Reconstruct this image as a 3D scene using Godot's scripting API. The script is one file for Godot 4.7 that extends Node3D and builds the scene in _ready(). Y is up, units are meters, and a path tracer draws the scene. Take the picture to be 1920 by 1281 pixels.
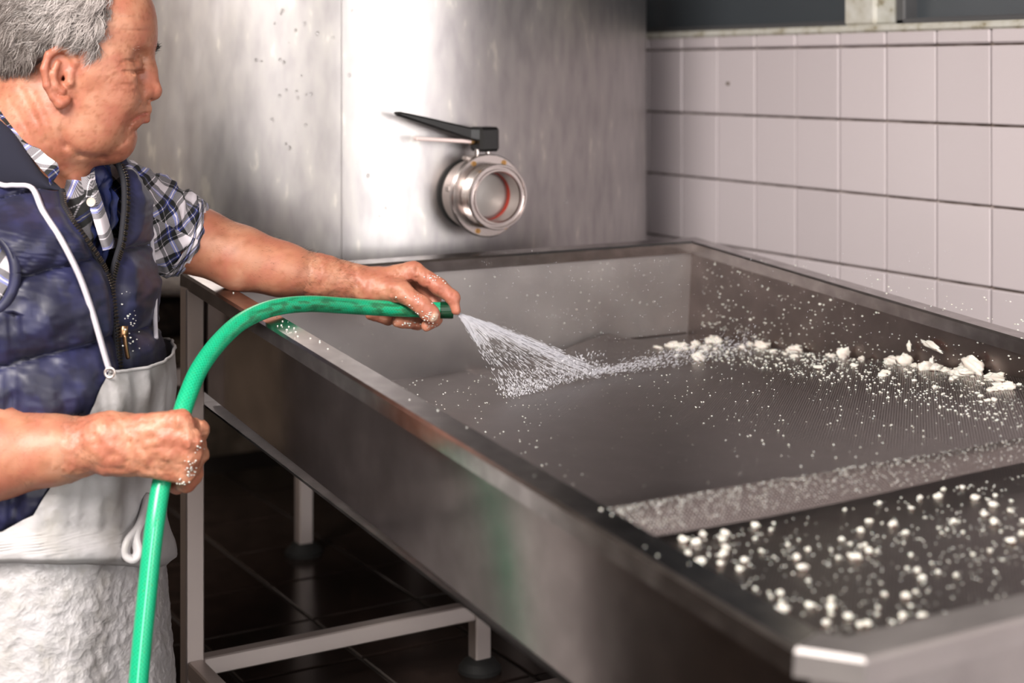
extends Node3D
# A cheese dairy: a man hoses down a steel draining trough that stands on a plinth in front of a round steel vat.
# World axes: x along the short side of the trough towards the tiled wall, z along its long side, y up, metres; the eye stands over the origin.

const EYE := Vector3(0, 1.45, 0)
const FWD := Vector3(0.5045, 0, -0.8634)
const RT := Vector3(0.8634, 0, 0.5045)
const PLINTH := 0.508      # top of the plinth that the trough and the vat stand on
const WALL_X := 1.93       # face of the tiled wall
var rng := RandomNumberGenerator.new()
var M := {}
var used := {}
var stuck := []            # crumbs that stick to the hands: place, size


func _ready() -> void:
	rng.seed = 7
	set_view()
	set_light()
	make_materials()
	build_room()
	build_trough()
	build_vat()
	build_valve()
	build_screens()
	build_hose()
	build_person()
	build_water()
	build_curds()


func set_view() -> void:
	var cam := Camera3D.new()
	cam.name = "camera"
	cam.position = EYE
	cam.rotation.y = -asin(0.5045)
	cam.far = 40.0
	var at := CameraAttributesPhysical.new()
	at.frustum_focal_length = 54.0
	at.frustum_focus_distance = 1.97
	at.exposure_aperture = 3.6
	cam.attributes = at
	add_child(cam)
	cam.projection = Camera3D.PROJECTION_FRUSTUM
	cam.near = 0.05
	cam.size = 1281.0 / 2900.0 * 0.05
	cam.frustum_offset = Vector2(0, -510.5 / 2900.0 * 0.05)
	cam.current = true


func set_light() -> void:
	var env := Environment.new()
	env.background_mode = Environment.BG_COLOR
	env.background_color = Color(0.75, 0.8, 0.88)
	env.background_energy_multiplier = 1.0
	env.tonemap_mode = Environment.TONE_MAPPER_LINEAR
	env.tonemap_exposure = 1.12
	env.sdfgi_enabled = true
	env.ssao_enabled = true
	env.ssil_enabled = true
	var we := WorldEnvironment.new()
	we.name = "world"
	we.environment = env
	add_child(we)


# ---------------------------------------------------------------- naming and tagging
func tag(o: Node, label := "", category := "", group := "", kind := "") -> Node:
	if label: o.set_meta("label", label)
	if category: o.set_meta("category", category)
	if group: o.set_meta("group", group)
	if kind: o.set_meta("kind", kind)
	return o


func numbered(called: String) -> String:
	if not used.has(called):
		used[called] = 0
		return called
	used[called] += 1
	return "%s_%03d" % [called, used[called]]


func thing(called: String, label: String, category: String, at := Vector3.ZERO, group := "", kind := "") -> Node3D:
	var o := Node3D.new()
	o.name = numbered(called)
	o.position = at
	add_child(o)
	tag(o, label, category, group, kind)
	return o


func part(called: String, mesh: Mesh, mat: Material, parent: Node, kind := "") -> MeshInstance3D:
	var o := MeshInstance3D.new()
	o.name = numbered(called) if parent == self else called
	o.mesh = mesh
	o.material_override = null
	for i in mesh.get_surface_count():
		mesh.surface_set_material(i, mat) if mesh is ArrayMesh else mesh.set("material", mat)
	parent.add_child(o, true)
	if kind: o.set_meta("kind", kind)
	return o


func wear(called: String, mesh: Mesh, mat: Material, parent: Node, kind := "") -> MeshInstance3D:
	# the same as part(), for a mesh that several pieces share: the material sits on the piece
	var o := MeshInstance3D.new()
	o.name = numbered(called) if parent == self else called
	o.mesh = mesh
	o.material_override = mat
	parent.add_child(o, true)
	if kind: o.set_meta("kind", kind)
	return o


# ---------------------------------------------------------------- shapes
func begin() -> SurfaceTool:
	var st := SurfaceTool.new()
	st.begin(Mesh.PRIMITIVE_TRIANGLES)
	return st


func done(st: SurfaceTool, smooth := false) -> ArrayMesh:
	st.generate_normals()
	return st.commit()


func tri(st: SurfaceTool, a: Vector3, b: Vector3, c: Vector3, inside: Vector3) -> void:
	# front faces run clockwise seen from outside
	if (b - a).cross(c - a).dot((a + b + c) / 3.0 - inside) > 0.0:
		var t := b
		b = c
		c = t
	for p in [a, b, c]: st.add_vertex(p)


func quad(st: SurfaceTool, a: Vector3, b: Vector3, c: Vector3, d: Vector3, inside: Vector3) -> void:
	tri(st, a, b, c, inside)
	tri(st, a, c, d, inside)


func box(st: SurfaceTool, at: Vector3, size: Vector3, ch := 0.0, turn := Basis.IDENTITY) -> void:
	# a box with chamfered edges
	st.set_smooth_group(0xFFFFFFFF)
	var h := size / 2.0
	ch = minf(ch, minf(h.x, minf(h.y, h.z)) * 0.9)
	var v := {}
	for sx in [-1, 1]:
		for sy in [-1, 1]:
			for sz in [-1, 1]:
				for ax in 3:
					var p := Vector3(sx * (h.x - ch), sy * (h.y - ch), sz * (h.z - ch))
					p[ax] = [sx, sy, sz][ax] * h[ax]
					v[[sx, sy, sz, ax]] = at + turn * p
	for ax in 3:
		var b := (ax + 1) % 3
		var c := (ax + 2) % 3
		for s in [-1, 1]:
			var k := []
			for e in [[-1, -1], [1, -1], [1, 1], [-1, 1]]:
				var key := [0, 0, 0, ax]
				key[ax] = s
				key[b] = e[0]
				key[c] = e[1]
				k.append(v[key])
			quad(st, k[0], k[1], k[2], k[3], at)
	if ch <= 0.0: return
	for ax in 3:
		var b := (ax + 1) % 3
		var c := (ax + 2) % 3
		for sb in [-1, 1]:
			for sc in [-1, 1]:
				var k := []
				for e in [[-1, b], [1, b], [1, c], [-1, c]]:
					var key := [0, 0, 0, e[1]]
					key[ax] = e[0]
					key[b] = sb
					key[c] = sc
					k.append(v[key])
				quad(st, k[0], k[1], k[2], k[3], at)
	for sx in [-1, 1]:
		for sy in [-1, 1]:
			for sz in [-1, 1]:
				tri(st, v[[sx, sy, sz, 0]], v[[sx, sy, sz, 1]], v[[sx, sy, sz, 2]], at)


func box_mesh(at: Vector3, size: Vector3, ch := 0.0, turn := Basis.IDENTITY) -> ArrayMesh:
	var st := begin()
	box(st, at, size, ch, turn)
	return done(st)


func span(st: SurfaceTool, lo: Vector3, hi: Vector3, ch := 0.0) -> void:
	box(st, (lo + hi) / 2.0, (hi - lo).abs(), ch)


func span_mesh(lo: Vector3, hi: Vector3, ch := 0.0) -> ArrayMesh:
	var st := begin()
	span(st, lo, hi, ch)
	return done(st)


func grid_mesh(rows: Array, closed_u := false, flip := false, uvs := [], cols := []) -> ArrayMesh:
	# a sheet through rows of points, all rows of one length, with smooth normals
	var nv := rows.size()
	var nu: int = rows[0].size()
	var P := PackedVector3Array()
	var UV := PackedVector2Array()
	var C := PackedColorArray()
	for j in nv:
		for i in nu:
			P.append(rows[j][i])
			UV.append(uvs[j][i] if uvs else Vector2(float(i) / (nu - 1), float(j) / (nv - 1)))
			if cols: C.append(cols[j][i])
	var N := PackedVector3Array()
	N.resize(P.size())
	var I := PackedInt32Array()
	for j in nv - 1:
		for i in nu - 1:
			var a := j * nu + i
			var b := a + 1
			var c := a + nu
			var d := c + 1
			var q := [a, b, d, a, d, c] if not flip else [a, d, b, a, c, d]
			for t in [0, 3]:
				var n := (P[q[t + 2]] - P[q[t]]).cross(P[q[t + 1]] - P[q[t]])
				for e in 3: N[q[t + e]] += n
			I.append_array(PackedInt32Array(q))
	if closed_u:
		for j in nv:
			var s := N[j * nu] + N[j * nu + nu - 1]
			N[j * nu] = s
			N[j * nu + nu - 1] = s
	for k in N.size(): N[k] = N[k].normalized() if N[k].length_squared() > 0.0 else Vector3.UP
	var arr := []
	arr.resize(Mesh.ARRAY_MAX)
	arr[Mesh.ARRAY_VERTEX] = P
	arr[Mesh.ARRAY_NORMAL] = N
	arr[Mesh.ARRAY_TEX_UV] = UV
	if cols: arr[Mesh.ARRAY_COLOR] = C
	arr[Mesh.ARRAY_INDEX] = I
	var m := ArrayMesh.new()
	m.add_surface_from_arrays(Mesh.PRIMITIVE_TRIANGLES, arr)
	return m


func lathe(st: SurfaceTool, prof: Array, seg: int, at: Transform3D, crease := 35.0) -> void:
	# turns a closed or open outline of (radius, along y) about the y axis; the outline runs so that the outside lies on its right
	for k in prof.size() - 1:
		var p: Vector2 = prof[k]
		var q: Vector2 = prof[k + 1]
		var n := Vector2(q.y - p.y, p.x - q.x)
		if n.length() < 1e-9: continue
		st.set_smooth_group(k + 1)
		for i in seg:
			var a := TAU * i / seg
			var b := TAU * (i + 1) / seg
			var e := func(w: Vector2, t: float): return at * Vector3(w.x * cos(t), w.y, w.x * sin(t))
			var mid := Vector2((p.x + q.x) / 2.0, (p.y + q.y) / 2.0) - n.normalized() * 0.001
			var inside: Vector3 = e.call(mid, (a + b) / 2.0)
			if p.x > 1e-6: tri(st, e.call(p, a), e.call(p, b), e.call(q, b), inside)
			if q.x > 1e-6: tri(st, e.call(p, a), e.call(q, b), e.call(q, a), inside)


func frames(pts: PackedVector3Array) -> Array:
	# a frame that is carried along a path without twist
	var out := []
	var t0 := (pts[1] - pts[0]).normalized()
	var x := t0.cross(Vector3.UP if absf(t0.y) < 0.9 else Vector3.RIGHT).normalized()
	for i in pts.size():
		var t := (pts[mini(i + 1, pts.size() - 1)] - pts[maxi(i - 1, 0)]).normalized()
		x = (x - t * x.dot(t)).normalized()
		out.append(Basis(x, t.cross(x), t))
	return out


func smooth_path(ctrl: Array, each: int) -> PackedVector3Array:
	var out := PackedVector3Array()
	var n := ctrl.size()
	for i in n - 1:
		var p0: Vector3 = ctrl[maxi(i - 1, 0)]
		var p3: Vector3 = ctrl[mini(i + 2, n - 1)]
		for k in each:
			out.append(ctrl[i].cubic_interpolate(ctrl[i + 1], p0, p3, float(k) / each))
	out.append(ctrl[n - 1])
	return out


func tube_mesh(pts: PackedVector3Array, radius: Callable, seg := 12, caps := true) -> ArrayMesh:
	# radius(i, share of the way, angle) in metres; u runs round, v in metres along
	var fr := frames(pts)
	var rows := []
	var uvs := []
	var along := 0.0
	for i in pts.size():
		if i: along += pts[i].distance_to(pts[i - 1])
		var row := []
		var uv := []
		for k in seg + 1:
			var a := TAU * k / seg
			row.append(pts[i] + fr[i] * Vector3(cos(a), sin(a), 0) * radius.call(i, float(i) / (pts.size() - 1), a))
			uv.append(Vector2(float(k) / seg, along))
		rows.append(row)
		uvs.append(uv)
	if caps:
		for e in [0, 1]:
			var c: Vector3 = pts[0] if e == 0 else pts[pts.size() - 1]
			var row := []
			for k in seg + 1: row.append(c)
			if e == 0:
				rows.push_front(row)
				uvs.push_front(uvs[0])
			else:
				rows.append(row)
				uvs.append(uvs[uvs.size() - 1])
	return grid_mesh(rows, true, false, uvs)


func at(x: float, y: float, depth: float) -> Vector3:
	# a point given by its bearing from the eye and its distance
	return EYE + FWD * depth + RT * ((x - 960.0) / 2900.0 * depth) + Vector3.UP * ((130.0 - y) / 2900.0 * depth)


# ---------------------------------------------------------------- materials
func mat(name_: String, color: Color, rough := 0.6, metal := 0.0) -> StandardMaterial3D:
	var m := StandardMaterial3D.new()
	m.resource_name = name_
	m.albedo_color = color
	m.roughness = rough
	m.metallic = metal
	M[name_] = m
	return m


func noise_tex(size: int, freq: float, seed_: int, ramp: Array, octaves := 4, kind := FastNoiseLite.TYPE_SIMPLEX_SMOOTH, stretch := Vector2.ONE) -> ImageTexture:
	# a seamless noise picture looked up in a ramp of [share, colour]
	var n := FastNoiseLite.new()
	n.seed = seed_
	n.noise_type = kind
	n.frequency = freq
	n.fractal_octaves = octaves
	var g := Gradient.new()
	g.offsets = PackedFloat32Array(ramp.map(func(r): return r[0]))
	g.colors = PackedColorArray(ramp.map(func(r): return r[1]))
	var src := n.get_seamless_image(int(size / stretch.x), int(size / stretch.y), false, false, 0.2, true)
	src.resize(size, size, Image.INTERPOLATE_CUBIC)
	var im := Image.create(size, size, false, Image.FORMAT_RGB8)
	for y in size:
		for x in size: im.set_pixel(x, y, g.sample(src.get_pixel(x, y).r))
	return ImageTexture.create_from_image(im)


func grey(v: float) -> Color:
	return Color(v, v, v)


func triplanar(m: StandardMaterial3D, scale_: Vector3, world := true) -> StandardMaterial3D:
	m.uv1_triplanar = true
	m.uv1_world_triplanar = world
	m.uv1_scale = scale_
	return m


func make_materials() -> void:
	# steel: brushed, with water marks that change its gloss
	var marks := noise_tex(512, 0.012, 3, [[0.0, grey(0.28)], [0.5, grey(0.33)], [0.7, grey(0.36)], [1.0, grey(0.42)]])
	var film := noise_tex(512, 0.02, 11, [[0.0, Color(0.60, 0.58, 0.575)], [0.5, Color(0.66, 0.64, 0.635)], [1.0, Color(0.74, 0.72, 0.715)]])
	var s := mat("steel", Color(1, 1, 1), 1.0, 1.0)
	s.albedo_texture = film
	s.roughness_texture = marks
	triplanar(s, Vector3(1.6, 1.6, 1.6))
	var rs := mat("rim_steel", Color(1, 1, 1), 0.62, 1.0)
	rs.albedo_texture = film
	rs.roughness_texture = marks
	triplanar(rs, Vector3(3, 3, 3))
	var ins := mat("lit_steel", Color(1, 1, 1), 1.0, 1.0)  # lighter steel copy: brightness of the lit trough sides put into the colour
	ins.albedo_texture = noise_tex(256, 0.02, 13, [[0.0, Color(0.66, 0.64, 0.64)], [1.0, Color(0.76, 0.74, 0.735)]])
	ins.roughness_texture = noise_tex(256, 0.02, 23, [[0.0, grey(0.42)], [0.5, grey(0.48)], [1.0, grey(0.56)]])
	triplanar(ins, Vector3(1.3, 1.3, 1.3))
	var ws := mat("shaded_steel", Color(0.78, 0.75, 0.74), 1.0, 1.0)  # darker steel copy: shade of the right trough wall put into its colour
	ws.albedo_texture = film
	ws.roughness_texture = marks
	triplanar(ws, Vector3(1.3, 1.3, 1.3))
	mat("matt_steel", Color(0.62, 0.60, 0.59), 0.55, 1.0)
	var pl := mat("panel_steel", Color(0.82, 0.79, 0.78), 0.5, 1.0)
	pl.albedo_texture = film
	pl.roughness_texture = marks
	triplanar(pl, Vector3(1.1, 1.1, 1.1))
	var vt := mat("vat_steel", Color(1, 1, 1), 1.0, 1.0)
	vt.albedo_texture = noise_tex(512, 0.06, 5, [[0.0, Color(0.60, 0.585, 0.59)], [0.5, Color(0.66, 0.645, 0.645)], [0.76, Color(0.68, 0.665, 0.66)], [0.84, Color(0.75, 0.735, 0.715)], [1.0, Color(0.80, 0.78, 0.75)]], 5, FastNoiseLite.TYPE_SIMPLEX_SMOOTH, Vector2(1, 3))
	vt.roughness_texture = noise_tex(512, 0.05, 21, [[0.0, grey(0.33)], [0.5, grey(0.36)], [0.75, grey(0.38)], [1.0, grey(0.42)]], 5, FastNoiseLite.TYPE_SIMPLEX_SMOOTH, Vector2(1, 4))
	vt.uv1_scale = Vector3(4, 1.5, 1)
	mat("bright_steel", Color(0.78, 0.75, 0.74), 0.22, 1.0)
	mat("dull_steel", Color(0.80, 0.76, 0.745), 0.55, 1.0)
	mat("black_plastic", Color(0.03, 0.03, 0.035), 0.38)
	mat("black_rubber", Color(0.02, 0.02, 0.02), 0.7)
	mat("orange_rubber", Color(0.55, 0.13, 0.05), 0.5)
	mat("brass", Color(0.70, 0.55, 0.35), 0.3, 1.0)
	mat("pale_trigger", Color(0.86, 0.78, 0.77), 0.35)
	var tile := mat("white_tile", Color(0.76, 0.71, 0.735), 0.28)
	tile.clearcoat_enabled = true
	tile.clearcoat = 0.3
	for k in 3:
		var t := tile.duplicate() as StandardMaterial3D
		t.albedo_color = [Color(0.77, 0.735, 0.75), Color(0.755, 0.72, 0.735), Color(0.78, 0.745, 0.76)][k]
		M["tile%d" % k] = t
	var grout := mat("grout", Color(1, 1, 1), 0.9)
	grout.albedo_texture = noise_tex(256, 0.03, 8, [[0.0, Color(0.30, 0.26, 0.22)], [0.4, Color(0.46, 0.41, 0.38)], [0.6, Color(0.56, 0.52, 0.50)], [1.0, Color(0.64, 0.60, 0.58)]])
	triplanar(grout, Vector3(2.3, 2.3, 2.3))
	var plaster := mat("plaster", Color(1, 1, 1), 0.85)
	plaster.albedo_texture = noise_tex(256, 0.02, 9, [[0.0, Color(0.70, 0.68, 0.64)], [1.0, Color(0.80, 0.78, 0.75)]])
	triplanar(plaster, Vector3(0.6, 0.6, 0.6))
	mat("ceiling_white", Color(0.85, 0.84, 0.82), 0.9)
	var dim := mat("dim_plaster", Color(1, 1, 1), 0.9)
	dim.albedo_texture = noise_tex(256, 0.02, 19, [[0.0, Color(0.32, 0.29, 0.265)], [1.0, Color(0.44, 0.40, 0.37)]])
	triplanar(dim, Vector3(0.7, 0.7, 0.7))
	var stone := mat("stone", Color(1, 1, 1), 0.95)
	stone.albedo_texture = noise_tex(256, 0.03, 29, [[0.0, Color(0.07, 0.05, 0.045)], [0.5, Color(0.18, 0.14, 0.12)], [1.0, Color(0.40, 0.35, 0.32)]])
	triplanar(stone, Vector3(3, 3, 3))
	var conc := mat("concrete", Color(1, 1, 1), 0.9)
	conc.albedo_texture = noise_tex(256, 0.03, 31, [[0.0, Color(0.26, 0.22, 0.18)], [1.0, Color(0.44, 0.39, 0.34)]])
	triplanar(conc, Vector3(2, 2, 2))
	var ft := mat("floor_tile", Color(1, 1, 1), 0.22)
	ft.albedo_texture = noise_tex(256, 0.03, 37, [[0.0, Color(0.10, 0.075, 0.065)], [1.0, Color(0.17, 0.13, 0.115)]])
	triplanar(ft, Vector3(2, 2, 2))
	mat("floor_joint", Color(0.16, 0.13, 0.115), 0.9)
	var wf := mat("window_white", Color(1, 1, 1), 0.5)
	wf.albedo_texture = noise_tex(256, 0.025, 41, [[0.0, Color(0.50, 0.46, 0.36)], [0.3, Color(0.72, 0.71, 0.67)], [1.0, Color(0.80, 0.80, 0.78)]])
	triplanar(wf, Vector3(4, 4, 4))
	mat("window_grey", Color(0.30, 0.30, 0.31), 0.5)
	mat("dark_pane", Color(0.27, 0.29, 0.31), 0.3)
	var wp := mat("bright_pane", Color(0.9, 0.92, 0.95), 0.4)
	wp.emission_enabled = true
	wp.emission = Color(0.94, 0.96, 1.0)
	wp.emission_energy_multiplier = 1.0


func struct(o: Node, label := "") -> Node:
	return tag(o, label, "", "", "structure")


func lit_window(called: String, centre: Vector3, w: float, h: float, turn: float, power: float, glow: float, label: String) -> void:
	# a frosted window full of daylight: frame, mullion, panes, and the light that comes through
	var o := Node3D.new()
	o.name = called
	o.position = centre
	o.rotation.y = turn
	add_child(o)
	struct(o, label)
	var st := begin()
	for s in [-1, 1]:
		box(st, Vector3(s * (w / 2 + 0.03), 0, 0), Vector3(0.06, h + 0.12, 0.1), 0.006)
		box(st, Vector3(0, s * (h / 2 + 0.03), 0), Vector3(w, 0.06, 0.1), 0.006)
	part("window_frame", done(st), M.window_white, o)
	part("mullion", box_mesh(Vector3.ZERO, Vector3(0.05, h, 0.08), 0.006), M.window_white, o)
	var pm := M.bright_pane.duplicate() as StandardMaterial3D
	pm.emission_energy_multiplier = glow
	for s in [-1, 1]:
		part("pane", box_mesh(Vector3(s * (w / 4 + 0.0125), 0, 0.0), Vector3(w / 2 - 0.025, h, 0.012), 0.0), pm, o)
	var l := AreaLight3D.new()
	l.name = "daylight"
	l.area_size = Vector2(w, h)
	l.light_energy = power
	l.light_color = Color(1.0, 0.985, 0.97)
	l.position = Vector3(0, 0, -0.06)
	l.shadow_enabled = true
	l.area_range = 12.0
	l.area_attenuation = 2.0
	o.add_child(l)


func build_room() -> void:
	# floor of the gangway, the plinth, walls, ceiling
	struct(part("floor", span_mesh(Vector3(-3.2, -0.12, -4.0), Vector3(2.2, 0, 3.4)), M.floor_tile, self), "dark brown tiled floor of the gangway where the man stands")
	var pl := part("platform_floor", span_mesh(Vector3(0.64, 0, -3.9), Vector3(WALL_X + 0.02, PLINTH - 0.004, -0.45)), M.floor_joint, self)
	struct(pl, "raised floor of glossy dark brown tiles under the steel trough")
	var fm := box_mesh(Vector3.ZERO, Vector3(0.194, 0.012, 0.194), 0.002)
	for i in 6:
		for j in 15:
			var t := wear("tile", fm, M.floor_tile, pl)
			t.position = Vector3(0.74 + i * 0.2, PLINTH - 0.006, -3.36 + j * 0.2)
	struct(part("ceiling", span_mesh(Vector3(-3.2, 3.1, -4.0), Vector3(2.2, 3.22, 3.4)), M.ceiling_white, self), "white plaster ceiling")
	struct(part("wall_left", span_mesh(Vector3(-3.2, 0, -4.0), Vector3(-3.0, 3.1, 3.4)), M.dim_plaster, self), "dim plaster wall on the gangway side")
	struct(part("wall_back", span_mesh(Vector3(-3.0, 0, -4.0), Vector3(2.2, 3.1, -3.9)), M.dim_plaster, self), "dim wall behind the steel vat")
	# wall behind the eye, with two window openings, one of them for the added fill window
	var st := begin()
	for b in [[-3.0, 0.0, 2.2, 0.85], [-3.0, 2.55, 2.2, 3.1], [-3.0, 0.85, -2.9, 2.55], [-1.6, 0.85, 0.62, 2.55], [1.82, 0.85, 2.2, 2.55]]:
		span(st, Vector3(b[0], b[1], 3.2), Vector3(b[2], b[3], 3.4))
	struct(part("wall_front", done(st), M.plaster, self), "plaster wall behind the eye with a tall window and an added fill window")
	lit_window("window_1", Vector3(1.22, 1.7, 3.26), 1.2, 1.7, 0.0, 8.5, 2.0, "tall bright frosted window facing the vat")
	lit_window("window_2", Vector3(-2.25, 1.7, 3.26), 1.3, 1.7, 0.0, 2.6, 0.7, "added frosted fill window further along the gangway")  # unseen window, added as fill for the man and the tiles
	fill_ceiling_lamp(Vector3(-1.35, 3.1, 0.0), "long white ceiling lamp added as fill light over the gangway", 37.0)
	build_tiled_wall()
	build_under_vat()


func fill_ceiling_lamp(where: Vector3, label: String, power: float) -> void:  # lamp added out of view to brighten the tiled wall and the room
	var o := thing("fill_ceiling_lamp", label, "lamp", where)
	part("housing", span_mesh(Vector3(-0.35, -0.07, -0.95), Vector3(0.35, 0, 0.95), 0.01), M.ceiling_white, o)
	var dm := M.bright_pane.duplicate() as StandardMaterial3D
	dm.emission_energy_multiplier = 2.0
	part("diffuser", span_mesh(Vector3(-0.32, -0.085, -0.92), Vector3(0.32, -0.07, 0.92), 0.005), dm, o)
	var l := AreaLight3D.new()
	l.name = "fill_light"
	l.area_size = Vector2(0.64, 1.84)
	l.light_energy = power
	l.light_color = Color(1.0, 0.97, 0.94)
	l.position = Vector3(0, -0.095, 0)
	l.rotation.x = -PI / 2
	l.shadow_enabled = true
	l.area_range = 12.0
	l.area_attenuation = 2.0
	o.add_child(l)


func build_tiled_wall() -> void:
	# the wall by the trough: tiles up to a window sill
	var sill := 1.515
	var st := begin()
	span(st, Vector3(WALL_X + 0.008, 0, -4.0), Vector3(WALL_X + 0.25, sill - 0.01, 3.4))
	span(st, Vector3(WALL_X + 0.008, 2.5, -4.0), Vector3(WALL_X + 0.25, 3.1, 3.4))
	span(st, Vector3(WALL_X + 0.008, sill - 0.01, -0.6), Vector3(WALL_X + 0.25, 2.5, 3.4))
	span(st, Vector3(WALL_X + 0.008, sill - 0.01, -4.0), Vector3(WALL_X + 0.25, 2.5, -2.86))
	var w := part("wall_right", done(st), M.grout, self)
	struct(w, "wall of white glazed tiles with stained joints beside the trough")
	var ph := 0.1315
	var pw := 0.1188
	var top := 1.4906
	var tm := box_mesh(Vector3.ZERO, Vector3(0.012, ph - 0.0042, pw - 0.0036), 0.0018)
	for r in 8:
		for c in 22:
			var t := wear("tile", tm, M["tile%d" % rng.randi_range(0, 2)], w)
			t.position = Vector3(WALL_X + 0.0055 + rng.randf_range(-0.0007, 0.0007), top - ph * (r + 0.5), -1.7686 + pw * 9.5 - pw * c)
			t.rotation.y = rng.randf_range(-0.006, 0.006)
	var cm := box_mesh(Vector3.ZERO, Vector3(0.016, 0.0235, pw - 0.003), 0.003)
	for c in 22:
		var t := wear("tile", cm, M["tile%d" % rng.randi_range(0, 2)], w)
		t.position = Vector3(WALL_X + 0.0065, top + 0.0135, -1.7686 + pw * 9.5 - pw * c)
	var rest := begin()                                                # the wall goes on in the same tiles past the edge of the view
	for r in 16:
		for c in 24:
			box(rest, Vector3(WALL_X + 0.0055, top + ph * 5 - ph * (r + 0.5), -0.64 + pw * (c + 0.5) + 0.0008), Vector3(0.012, ph - 0.0042, pw - 0.0036))
	part("tile_field", done(rest), M.tile0, w, "stuff")
	# rust spot of an old screw hole on a tile
	part("stain", box_mesh(Vector3(WALL_X - 0.0012, 1.4215, -2.447), Vector3(0.002, 0.007, 0.011), 0.001), M.grout, w)
	struct(part("trim_1", span_mesh(Vector3(WALL_X - 0.004, sill, -2.86), Vector3(WALL_X + 0.2, sill + 0.014, -0.6), 0.004), M.window_white, self), "pale window sill above the white tiles")
	# two windows with dark glass, and the painted post between them
	for k in 2:
		var z0 := [-2.86, -2.03][k] as float
		var z1 := [-2.115, -0.6][k] as float
		var o := Node3D.new()
		o.name = "window_%d" % (k + 3)
		o.position = Vector3(WALL_X + 0.07, sill + 0.014, (z0 + z1) / 2)
		add_child(o)
		struct(o, ["dark glazed window nearer the vat above the tiles", "dark glazed window right of the white post above the tiles"][k])
		var hz := (z1 - z0) / 2
		var f := begin()
		var fw := 0.022
		for s in [-1, 1]: box(f, Vector3(0, 0.48, s * (hz - fw / 2)), Vector3(0.05, 0.96, fw), 0.003)
		for y in [fw / 4, 0.96]: box(f, Vector3(0, y, 0), Vector3(0.05, fw / 2, 2 * hz), 0.003)
		part("window_frame", done(f), M.window_grey, o)
		part("pane", box_mesh(Vector3(0.01, 0.48, 0), Vector3(0.008, 0.94, 2 * hz - fw)), M.dark_pane, o)
	struct(part("trim_2", span_mesh(Vector3(WALL_X - 0.002, sill + 0.012, -2.113), Vector3(WALL_X + 0.2, 2.5, -2.032), 0.006), M.window_white, self), "white painted post between the two dark windows")


func build_under_vat() -> void:
	# rough stone wall and a concrete kerb in the dark below the vat
	var w := Node3D.new()
	w.name = "wall_stone"
	add_child(w)
	struct(w, "rough low stone wall in the dark under the vat")
	var y := PLINTH
	var r := 0
	while y < 0.98:
		var h := rng.randf_range(0.07, 0.1)
		var x := -0.4 + rng.randf_range(0, 0.1)
		while x < 1.9:
			var l := rng.randf_range(0.09, 0.19)
			var st := begin()
			box(st, Vector3.ZERO, Vector3(l - 0.012, h - 0.01, 0.1), 0.018, Basis.from_euler(Vector3(rng.randf_range(-0.1, 0.1), rng.randf_range(-0.12, 0.12), rng.randf_range(-0.06, 0.06))))
			var s := part("stone", done(st), M.stone, w)
			s.position = Vector3(x + l / 2, y + h / 2, -3.74 + rng.randf_range(-0.02, 0.02))
			x += l
		y += h
		r += 1
	struct(part("trim_3", span_mesh(Vector3(-0.4, PLINTH - 0.02, -3.68), Vector3(1.9, PLINTH + 0.29, -3.63), 0.01), M.concrete, self), "pale concrete kerb at the foot of the stone wall")


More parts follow.
